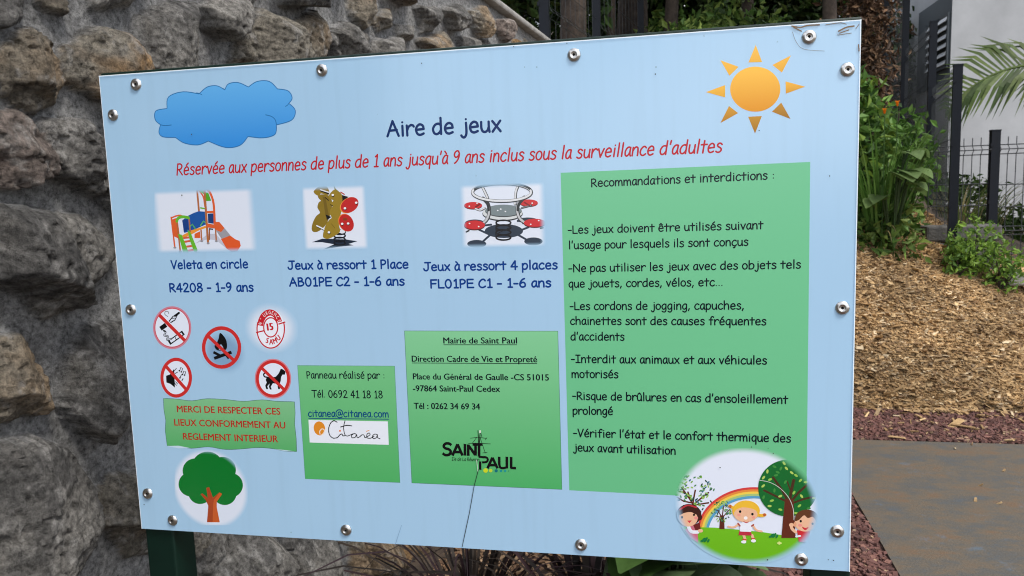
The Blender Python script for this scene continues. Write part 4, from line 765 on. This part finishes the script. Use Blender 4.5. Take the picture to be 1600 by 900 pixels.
# ------------------------------------------------------------------ building behind the fence
def at(px, py, dist):
    d = px_ray(px, py); k = dist / math.hypot(d[0], d[1]); return (d[0] * k, d[1] * k, CAMZ + d[2] * k)
M_RENDER = simple('pale_grey_render', (.42, .43, .44), .9, vary=.16, vscale=1.1, bump=.2, bscale=90)
M_DGREY = simple('slate_grey_paint', (.075, .09, .10), .8, vary=.08, vscale=3)
M_WHITEP = simple('white_louvre_paint', (.62, .64, .65), .5)
M_DARK = simple('dark_window_void', (.012, .014, .016), .3)
bX, bY = 4.365, 13.0
bld = empty('building', (bX, bY, 0)); tag(bld, 'pale grey rendered house with a slate grey painted window surround, beyond the fence', 'building')
mb = MB(); mb.box((5, 4, 4.2), (10, 8, 8.6)); mb.build('wall', M_RENDER, bld)
zb_, zt_ = at(1455, 136, 14.2)[2], at(1436, 22, 15.2)[2]; mb = MB(); mb.box((-.004, .76, (zb_ + zt_) / 2), (.016, 1.50, zt_ - zb_)); mb.build('painted_surround', M_DGREY, bld)
wz = at(1460, 66, 13.9)[2]; win = MB(); win.box((-.014, .54, wz), (.012, .98, .78)); wo = win.build('window', M_DARK, bld)
mb = MB()
for yy, ww in ((.54 - .49, .05), (.54 + .49, .05), (.54, .05)): mb.box((-.03, yy, wz), (.03, ww, .80))
mb.box((-.03, .54, wz - .40), (.03, 1.03, .05)); mb.build('frame', M_DGREY, wo)
mb = MB()
for hh in range(6):
    for yy in (.30, .78): mb.box((-.035, yy, wz - .33 + hh * .13), (.012, .40, .085), M=Matrix.Rotation(.5, 3, 'Y'))
mb.build('slat', M_WHITEP, wo)

# ------------------------------------------------------------------ fences
M_FENCE = simple('anthracite_powder_coat', (.0045, .0065, .011), .5, spec=.22, vary=.15, vscale=12)
M_WIRE = simple('grey_wire', (.03, .034, .038), .5, spec=.3)
def wire_panel(a, b, z0, z1, pitch=.06, r=.0028, folds=True):
    """a welded wire panel between two posts with V folds near its top and middle"""
    mb = MB(); a = Vector((*a, 0)); b = Vector((*b, 0)); d = (b - a); Ln = d.length; d.normalize(); nr = Vector((d.y, -d.x, 0)); k = max(2, int(Ln / pitch))
    H_ = z1 - z0; fold = [(0, 0), (H_ * .12, 0)] ; zs = [(0, 0), (H_ * .30, 0), (H_ * .33, .03), (H_ * .36, 0), (H_ - .15, 0), (H_ - .11, .035), (H_ - .07, 0), (H_, 0)]
    for i in range(k + 1):
        q = a + d * (Ln * i / k)
        mb.tube([q + nr * o_ + Vector((0, 0, z0 + z)) for z, o_ in zs], r, 4, caps=False)
    for z, o_ in zs[1:-1] + [(H_ * .16, 0), (H_ * .5, 0), (H_ * .66, 0), (.02, 0)]: mb.tube([a + nr * (o_ + .005) + Vector((0, 0, z0 + z)), b + nr * (o_ + .005) + Vector((0, 0, z0 + z))], r * 1.3, 4, caps=False)
    return mb
def post(x, y, z0, z1, wd=.06, rz=0):
    mb = MB(); mb.box((x, y, (z0 + z1) / 2), (wd, wd * .8, z1 - z0), rz); mb.box((x, y, z1 + .006), (wd + .006, wd * .8 + .006, .012), rz)
    for k in range(3): mb.box((x - wd / 2, y - wd * .4, z1 - .12 - k * .5), (.02, .02, .03), rz)
    return mb
fence = empty('low_wire_fence', (2.9, 7.46, 0)); tag(fence, 'low wire mesh fence with dark posts running across in front of the pale grey house', 'fence')
def fchild(nm, mb, mat, par): 
    o = mb.build(nm, mat, par); o.location = -Vector(par.location); return o
fy = 7.46; P0 = at(1555, 205, 8.0)
for x_ in (2.62 - .35, P0[0], P0[0] + 2.5): 
    if x_ > 2.4: fchild('post', post(x_, fy, float(ht(x_, fy)) - .2, P0[2], .072), M_FENCE, fence)
fchild('wire_mesh', wire_panel((2.36, fy), (P0[0] - .04, fy), .68, P0[2] - .05, .066, .0036), M_WIRE, fence); fchild('wire_mesh', wire_panel((P0[0] + .04, fy), (P0[0] + 2.46, fy), .64, P0[2] - .05, .066, .0036), M_WIRE, fence)
step = empty('stepped_wire_fence', (2.33, 6.83, 0)); tag(step, 'tall wire mesh fence on dark posts climbing the bank in steps beside the bush', 'fence')
tops = [(1497, 103, 7.2), (1459, 35, 8.9), (1417, -22, 10.6), (1387, -70, 12.2), (1338, -80, 13.8)]
pp_ = [at(*t_) for t_ in tops]; az = math.atan2(pp_[1][0] - pp_[0][0], pp_[1][1] - pp_[0][1])
for i, q in enumerate(pp_):
    fchild('post', post(q[0], q[1], q[2] - 1.95, q[2], (.066, .068, .075, .08, .08)[i], -az), M_FENCE, step)
    if i: 
        a_ = pp_[i - 1]; fchild('wire_mesh', wire_panel(a_[:2], q[:2], a_[2] - 1.7 , a_[2] + .02, .07, .0026), M_WIRE, step)
top_ = empty('dark_mesh_fence', (-.9, 6, 0)); tag(top_, 'dark posts and mesh standing above the end of the rubble wall', 'fence')
tp = [at(848, -60, 6.1), at(930, -60, 7.6), at(1000, -60, 9.4)]
for i, q in enumerate(tp):
    fchild('post', post(q[0], q[1], 2.2, q[2] + .3, .075), M_FENCE, top_)
    if i: fchild('wire_mesh', wire_panel(tp[i - 1][:2], q[:2], 2.45, q[2] + .2, .14, .002), M_WIRE, top_)
# small block wall under the corner post, kerb
M_BLOCK = simple('rough_block', (.10, .095, .088), .95, vary=.45, vscale=9, bump=.9, bscale=45)
bw = empty('block_wall', (2.25, 7.1, 0)); tag(bw, 'short rough grey block wall at the foot of the corner fence post', 'wall')
mb = MB(); r_ = random.Random(5)
c0 = at(1478, 360, 7.45)
for row in range(4):
    for k in range(3):
        mb.box((c0[0] - .14 + k * .20 + (row % 2) * .06 - bw.location.x, c0[1] + .05 + r_.uniform(-.02, .02) - bw.location.y, .62 + row * .145), (.19 + r_.uniform(-.02, .02), .26, .135), r_.uniform(-.04, .04))
bevel(mb.build('blocks', M_BLOCK, bw), .018)
mb = MB(); q = at(1592, 432, 7.3); mb.box((.5, 0, 0), (1.2, .12, .1)); o = bevel(mb.build('kerb_stone', M_CONC, loc=(q[0], q[1], q[2] - .02)), .015); tag(o, 'grey concrete kerb stone along the fence foot at the right edge', 'kerb')

# ------------------------------------------------------------------ plants
def leafmat(name, tr=.35, rough=.5): return simple(name, (1, 1, 1), rough, attr=True, spec=.22, vary=.25, vscale=18, translucent=tr)
M_LEAF = leafmat('leaf'); M_DRY = simple('dry_leaf', (1, 1, 1), .9, attr=True, vary=.3, vscale=30); M_BARK = simple('bark', (.055, .040, .030), .95, vary=.6, vscale=14, bump=1, bscale=24)
def leaf_cloud(P, size, col, rg, aspect=.45, droop=.3):
    """numpy: folded leaf faces at points P; returns verts, quads, colours"""
    n_ = len(P); d = rg.normal(size=(n_, 3)); d[:, 2] -= droop; d /= np.linalg.norm(d, axis=1)[:, None]; u = rg.normal(size=(n_, 3)); sd_ = np.cross(d, u); sd_ /= np.linalg.norm(sd_, axis=1)[:, None] + 1e-9; nn = np.cross(sd_, d)
    Ls = (size * (.6 + .8 * rg.random(n_)))[:, None]; W = Ls * aspect / 2
    a = P; m_ = P + d * Ls * .45; tip = P + d * Ls - nn * Ls * .12; lf = m_ + sd_ * W + nn * W * .35; rt = m_ - sd_ * W + nn * W * .35
    V = np.stack([a, rt, tip, lf], 1).reshape(-1, 3); q = np.arange(n_ * 4).reshape(-1, 4); return V, q, np.repeat(col, 4, 0)
def pal_cols(pal, n_, rg, var=.5): return np.array(pal)[rg.integers(0, len(pal), n_)] * (1 - var / 2 + var * rg.random((n_, 1)))
def blades(mb, base, n_, ln, wd, spread, cols, rg, droop=1.0, seg=7, r0=.05, lean=(0, 0)):
    for i in range(n_):
        a = rg.random() * 6.283; tilt = spread * (.25 + .75 * rg.random()); L_ = ln * (.55 + .6 * rg.random()); c = np.array(cols[rg.integers(len(cols))]) * (.7 + .6 * rg.random())
        p_ = np.array(base) + np.array([math.cos(a), math.sin(a), 0]) * r0 * rg.random(); th = tilt; hor = np.array([math.cos(a) + lean[0], math.sin(a) + lean[1], 0]); hor /= np.linalg.norm(hor) + 1e-9; sdv = np.array([-hor[1], hor[0], 0]); vs = []; tw = rg.normal(0, .3)
        for k in range(seg + 1):
            t_ = k / seg; w_ = wd * (1 - t_ ** 1.6) * (.6 + .4 * min(1, t_ * 5)) / 2; s2 = sdv * math.cos(tw * t_) + np.array([0, 0, 1]) * math.sin(tw * t_)
            vs += [p_ + s2 * w_, p_ - s2 * w_]; dv = hor * math.sin(th) + np.array([0, 0, 1]) * math.cos(th); p_ = p_ + dv * L_ / seg; th = min(th + droop * (.5 + t_) / seg * 1.4, 2.7)
        mb.add(vs, [(2 * k, 2 * k + 1, 2 * k + 3, 2 * k + 2) for k in range(seg)], c)
def broad_leaf(mb, base, tip, wd, col, sag=.12, n=6):
    a = Vector(base); b = Vector(tip); d = b - a; sd_ = d.cross(Vector((0, 0, 1))).normalized(); up = sd_.cross(d).normalized(); vs = []; 
    for k in range(n + 1):
        t_ = k / n; w_ = wd * math.sin(math.pi * min(1, (t_ * .92 + .06)) ** .8) / 2; c_ = a + d * t_ + up * (sag * d.length * math.sin(t_ * math.pi))
        vs += [c_ + sd_ * w_ + up * w_ * .25, c_, c_ - sd_ * w_ + up * w_ * .25]
    fs = []
    for k in range(n): fs += [(3 * k, 3 * k + 1, 3 * k + 4, 3 * k + 3), (3 * k + 1, 3 * k + 2, 3 * k + 5, 3 * k + 4)]
    mb.add(vs, fs, col)
rg = np.random.default_rng(21)
# purple fountain grasses under the sign
PUR = [(.030, .018, .022), (.045, .026, .03), (.022, .018, .016), (.05, .038, .03)]
for i, (x_, y_, n_, ln, wd, lb) in enumerate([(-.66, 2.35, 70, 1.0, .014, 'dark purple grass with long arching blades, leaning over the wall foot under the sign'), (-.26, 2.3, 80, .80, .028, 'dense clump of dark purple strap leaves in the middle below the sign'), (-.22, 2.6, 60, .8, .026, 'dark purple strap leaved clump beside the green broad leaves below the sign')]):
    mb = MB(); blades(mb, (0, 0, -.02), n_, ln, wd, .8, PUR, rg, 1.5); o = mb.build('purple_grass', M_LEAF, loc=(x_, y_, 0)); tag(o, lb, 'ornamental grass')
for i, (x_, y_, lb) in enumerate([(-.02, 2.1, 'broad leaved green plant with pale leaves just below the sign edge'), (.14, 2.2, 'broad leaved green plant low between the sign posts, nearer the right post')]):
    mb = MB()
    for k in range(44):
        a_ = rg.random() * 6.283; b0 = (rg.normal(0, .05), rg.normal(0, .05), .30 + .36 * rg.random()); ln = .17 + .13 * rg.random()
        broad_leaf(mb, b0, (b0[0] + math.cos(a_) * ln, b0[1] + math.sin(a_) * ln, b0[2] + rg.normal(0, .06)), ln * .72, np.array([(.13, .20, .09), (.06, .12, .03), (.20, .26, .16)][rg.integers(3)]) * (.7 + .6 * rg.random())); mb.tube([(0, 0, 0), b0], .005, 5, col=(.06, .09, .03))
    o = mb.build('broadleaf_plant', M_LEAF, loc=(x_, y_, 0), smooth=True); tag(o, lb, 'plant')
# leaf litter below the sign
n_ = 7000; x = rg.uniform(-1.0, .30, n_); y = rg.uniform(1.7, 4.2, n_); ok = ((x - WA[0]) * WN[0] + (y - WA[1]) * WN[1]) > .1; x, y = x[ok], y[ok]; n_ = len(x)
slivers('soil_litter', np.stack([x, y, 0 * x + .01], -1), .012 + .03 * rg.random(n_), .006 + .008 * rg.random(n_), .004 + 0 * x, rg.random(n_) * 6.28, rg.normal(0, .3, n_), pal_cols([(.25, .15, .08), (.16, .09, .05), (.33, .22, .13)], n_, rg), M_CHIP, 'brown bark litter on the soil under the sign', 'bark litter')
# bush on the bank
def gp(px, py, dist): q = at(px, py, dist); return q
GRN = [(.07, .15, .028), (.10, .20, .04), (.045, .10, .02), (.14, .24, .055)]
bz = lambda x_, y_: float(ht(x_, y_))
x_, y_ = 1.82, 6.95; mb = MB(); blades(mb, (0, 0, 0), 170, 1.0, .022, .42, GRN, rg, .55, r0=.22); blades(mb, (0, 0, 0), 26, .55, .016, 1.2, [(.26, .2, .1), (.2, .16, .07)], rg, 1.3, r0=.2)
o = mb.build('grass_clump', M_LEAF, loc=(x_, y_, bz(x_, y_) - .03)); tag(o, 'tall green grass clump with upright blades on the wood chip bank', 'grass clump')
def leafy(name, loc, rad, n_, size, pal, label, cat, stems=9, mat=None, aspect=.5, trunk=None):
    root = empty(name, loc); tag(root, label, cat); d = rg.normal(size=(n_, 3)); d /= np.linalg.norm(d, axis=1)[:, None]; rr_ = rg.random(n_) ** .45
    lump = .75 + .5 * fbm(d[:, 0] * 2.5 + 5 + d[:, 2], d[:, 1] * 2.5 + 9, 3, int(n_)); P = d * rr_[:, None] * lump[:, None] * np.array(rad); P[:, 2] += rad[2]; P[:, 2] = np.maximum(P[:, 2], .02)
    V, q, c = leaf_cloud(P, size, pal_cols(pal, n_, rg, .8), rg, aspect); np_mesh('foliage', V, q, mat or M_LEAF, c, False, root)
    mb = MB()
    for k in range(stems): a_ = P[rg.integers(n_)]; mb.tube([(0, 0, -.1), (a_[0] * .35, a_[1] * .35, a_[2] * .5), tuple(a_)], [.014, .009, .004], 5)
    mb.build('stem', M_BARK, root); return root
leafy('leafy_shrub', (1.62, 7.2, bz(1.62, 7.2)), (.42, .4, .62), 1500, .11, GRN + [(.13, .2, .03)], 'bright green leafy shrub right beside the sign edge on the bank', 'shrub')
leafy('leafy_shrub', (2.12, 7.55, bz(2.12, 7.55) - .1), (.35, .35, .5), 800, .09, GRN, 'green shrub between the tall grass clump and the stepped fence', 'shrub')
root = empty('broadleaf_plant', (1.86, 6.72, bz(1.86, 6.72))); tag(root, 'large pale broad leaved plant beside the grass clump on the bank', 'plant'); mb = MB(); sm = MB()
for k in range(16):
    a_ = rg.uniform(-2.6, .6); q = (math.cos(a_) * .12, math.sin(a_) * .12, .42 + .42 * rg.random()); ln = .15 + .08 * rg.random(); broad_leaf(mb, q, (q[0] + math.cos(a_) * ln, q[1] + math.sin(a_) * ln, q[2] - .06), ln * 1.05, np.array((.11, .17, .055)) * (.7 + .6 * rg.random())); sm.tube([(0, 0, 0), q], .008, 5, col=(.05, .08, .03))
mb.build('leaf', M_LEAF, root, smooth=True); sm.build('stem', M_LEAF, root)
for i, (px, py, lb) in enumerate(((1402, 166, 'orange flower on the right, topping the bank greenery'), (1382, 178, 'smaller orange flower, left of the other in the bank greenery'))):
    q = at(px, py, 6.9); g_ = bz(q[0], q[1]); f_ = empty('orange_flower', (q[0], q[1], g_)); tag(f_, lb, 'flower', 'orange flowers above the bank plants'); mb = MB(); mb.tube([(0, 0, 0), (.01, .02, (q[2] - g_) * .6), (0, 0, q[2] - g_)], .004, 5, col=(.06, .12, .03)); mb.build('stem', M_LEAF, f_); mb = MB()
    for k in range(6): a_ = k * 1.047; broad_leaf(mb, (0, 0, q[2] - g_), (math.cos(a_) * .022, math.sin(a_) * .022, q[2] - g_ + .045), .022, (.75, .22, .01))
    mb.build('petals', M_LEAF, f_)
# weeds at the low fence
for i, (px, py, sz, lb) in enumerate(((1520, 415, .26, 'yellow green weeds between the two front fence posts'), (1568, 405, .22, 'light green weed tuft in front of the low fence, right of its post'), (1497, 418, .16, 'small dark green weeds at the foot of the corner fence post'))):
    q = at(px, py, 7.15 if i < 2 else 7.0); leafy('weed', (q[0], q[1], bz(q[0], q[1]) - .02), (sz * .9, sz * .7, sz), 420, .05, [(.20, .32, .05), (.15, .26, .04), (.09, .17, .035)], lb, 'weeds', 6)
mb = MB(); q = (2.95, 8.4); blades(mb, (0, 0, 0), 160, .6, .014, .7, [(.10, .14, .04), (.2, .17, .08), (.07, .11, .03)], rg, .8, r0=.45); o = mb.build('dry_grass_tuft', M_LEAF, loc=(q[0], q[1], bz(*q))); tag(o, 'dry grass tuft behind the low fence, below the house wall', 'grass clump')
for i, (x_, y_, lb) in enumerate(((3.9, 9.6, 'dark green ground shrub behind the low fence at the right edge'), (3.3, 9.9, 'low dark shrub behind the low fence, left of the other'))): leafy('ground_shrub', (x_, y_, bz(x_, y_) - .1), (.6, .4, .22), 600, .09, [(.03, .06, .015), (.05, .09, .02)], lb, 'shrub', 4)
# dried creeper hedge hanging on the stepped fence
q = at(1378, 60, 11.2); root = empty('dried_creeper', (q[0], q[1], bz(q[0], q[1]))); tag(root, 'brown dried creeper covering the upper part of the stepped fence', 'creeper')
n_ = 5200; P = np.stack([rg.normal(-.16, .17, n_), rg.uniform(-.3, .5, n_), rg.uniform(-.2, 2.9, n_)], -1); P[:, 0] *= .9 + .5 * fbm(P[:, 2] * 2, P[:, 1], 2, 4)
V, qq, c = leaf_cloud(P, .10, pal_cols([(.16, .09, .05), (.11, .06, .035), (.22, .13, .07), (.08, .055, .04)], n_, rg, .8), rg, .4); np_mesh('foliage', V, qq, M_DRY, c, False, root)
# palm
px_, py_ = at(1700, 130, 9.3)[:2]; pz = at(1662, 98, 9.3)[2]; palm = empty('palm_tree', (px_, py_, bz(px_, py_))); tag(palm, 'palm with arching feathery green fronds reaching in front of the grey house', 'palm')
g_ = bz(px_, py_); hub = Vector((0, 0, pz - g_ - .15)); mb = MB(); mb.tube([(0, 0, -.2), (.03, 0, hub.z * .5), tuple(hub)], [.16, .12, .10], 10); mb.build('trunk', M_BARK, palm)
def frond(az_, el, L_, droop, roll=.25):
    mb = MB(); pts = []; p_ = hub.copy(); th = el; d_ = Vector((math.sin(az_), math.cos(az_), 0))
    for k in range(15): pts.append(p_.copy()); p_ = p_ + (d_ * math.cos(th) + Vector((0, 0, math.sin(th)))) * L_ / 14; th -= droop / 14
    mb.tube(pts, [.018 * (1 - i / 16) + .003 for i in range(15)], 5, col=(.12, .17, .05)); sdv = (d_.cross(Vector((0, 0, 1))) * math.cos(roll) + Vector((0, 0, 1)) * math.sin(roll)).normalized()
    for k in range(2, 34):
        t_ = k / 34; i = min(int(t_ * 14), 13); f_ = t_ * 14 - i; b0 = pts[i].lerp(pts[i + 1], f_); ax = (pts[i + 1] - pts[i]).normalized(); ll = .66 * (math.sin(math.pi * (t_ * .8 + .16))) * L_ / 1.7
        for sg in (-1, 1):
            out = (sdv * sg * (.8 + .2 * rg.random()) + ax * (.55 + .5 * t_) + Vector((0, 0, .12 + rg.normal(0, .12)))).normalized(); tip = b0 + out * ll; mid = b0.lerp(tip, .5) + Vector((0, 0, .02)); tip = tip - Vector((0, 0, ll * (.10 + .22 * rg.random()))); w_ = .019; sv = out.cross(ax.cross(sdv)).normalized() * w_
            c_ = np.array([(.065, .105, .022), (.10, .14, .036), (.045, .08, .018)][rg.integers(3)]) * (.8 + .4 * rg.random()); mb.add([b0 + sv * .5, b0 - sv * .5, mid + sv, mid - sv, tip], [(0, 1, 3, 2), (2, 3, 4)], c_)
    mb.build('frond', M_LEAF, palm)
for az_, el, L_, dr, ro in ((-92, .50, 1.42, 1.55, 1.15), (10, .7, 1.8, 1.5, .25), (45, .9, 1.8, 1.5, .25), (80, .6, 1.8, 1.6, .25), (115, .8, 1.8, 1.5, .25), (150, .6, 1.7, 1.5, .25)): frond(R(az_), el, L_, dr, ro)
# trees beyond the bank
DG = [(.022, .05, .012), (.035, .07, .016), (.05, .09, .022), (.02, .036, .012), (.06, .085, .02)]
def tree(loc, rad, h_, n_, label, tr=.11, lean=0.0, size=.17, low=0.0):
    root = empty('tree', loc); tag(root, label, 'tree', 'trees beyond the bank'); top = Vector((lean, 0, h_)); mb = MB(); mb.tube([(0, 0, -.3), (lean * .3 + .04, .03, h_ * .35), (lean * .7, -.03, h_ * .7), tuple(top)], [tr * 1.25, tr, tr * .8, tr * .5], 9)
    for k in range(7):
        a_ = rg.random() * 6.283; z_ = h_ * (.45 + .5 * rg.random()); mb.tube([(lean * z_ / h_, 0, z_), (lean + math.cos(a_) * rad[0] * .4, math.sin(a_) * rad[1] * .4, z_ + rad[2] * .3), (lean + math.cos(a_) * rad[0] * .8, math.sin(a_) * rad[1] * .8, z_ + rad[2] * .5)], [tr * .45, tr * .3, tr * .1], 6)
    mb.build('trunk', M_BARK, root, smooth=True)
    cl = rg.normal(size=(26, 3)); cl /= np.linalg.norm(cl, axis=1)[:, None]; cl *= (rg.random((26, 1)) ** .4) * np.array(rad) * .85; k = rg.integers(0, 26, n_); P = cl[k] + rg.normal(size=(n_, 3)) * np.array(rad) * .2; P += [lean, 0, h_ + rad[2] * .3 - low]
    V, q, c = leaf_cloud(P, size, pal_cols(DG, n_, rg, .9) * (.7 + .6 * rg.random((26, 1)))[k], rg, .5); np_mesh('crown', V, q, M_LEAF, c, False, root)
def place(px, dist): q = at(px, 60, dist); return (q[0], q[1], bz(q[0], q[1]))
tree(place(892, 8.2), (1.3, 1.1, 1.2), 2.8, 2600, 'thick grey brown trunk just right of the dark post above the wall end', .13); tree(place(952, 9.2), (1.1, 1.0, 1.1), 3.2, 2200, 'slim pale trunk in the dark between the mesh fence posts', .045); tree(place(1043, 9.0), (1.2, 1.1, 1.2), 2.9, 2600, 'slim brown trunk above the middle of the sign top', .07, .1)
tree(place(1163, 10.0), (1.4, 1.2, 1.3), 2.9, 2600, 'slim reddish trunk behind the sign top, left of the sun picture', .07); tree(place(1292, 9.0), (1.2, 1.0, 1.1), 2.6, 2400, 'trunk with low green leaves above the sign corner with the scuffs', .08)
tree(place(985, 11.0), (1.5, 1.3, 1.5), 2.6, 3000, 'dark trunk deep in the shade behind the mesh fence', .2)
for i, (px, d_, lb) in enumerate(((820, 9.5, 'dark dense shrub behind the fence above the wall end'), (905, 12.5, 'dark dense shrub far behind the thick grey trunk'), (1000, 13.5, 'dark dense shrub far behind the mesh fence end'), (1090, 13, 'dark green dense shrub behind the bank top, above the red line of text'), (1180, 13.5, 'dark green dense shrub behind the reddish trunk'), (1270, 13, 'dark green dense shrub left of the upper fence posts'), (1350, 15.5, 'green dense shrub behind the dried creeper'))):
    q = place(px, d_); leafy('dense_shrub', (q[0], q[1], q[2] - .2), (1.2, .9, 1.5), 4200, .16, DG, lb, 'shrub', 6)
# ground cover along the top of the bank
n_ = 15000; x = rg.uniform(-.6, 2.3, n_); y = rg.uniform(6.6, 9.6, n_); ok = (x < 2.1 - (y - 6.6) * .02); x, y = x[ok], y[ok]; n_ = len(x)
P = np.stack([x, y, ht(x, y) + (.30 + .45 * sstep(7, 8.6, y) * sstep(-.3, .6, x)) * rg.random(n_) * (.2 + 1.5 * fbm(x * 3, y * 3, 3, 2))], -1); V, q, c = leaf_cloud(P, .10, pal_cols([(.08, .15, .03), (.12, .19, .04), (.05, .10, .02), (.17, .23, .05)], n_, rg, .7), rg, .5)
tag(np_mesh('ground_cover', V, q, M_LEAF, c, False), 'low green ground cover over the bank behind the sign', 'ground cover', kind='stuff')
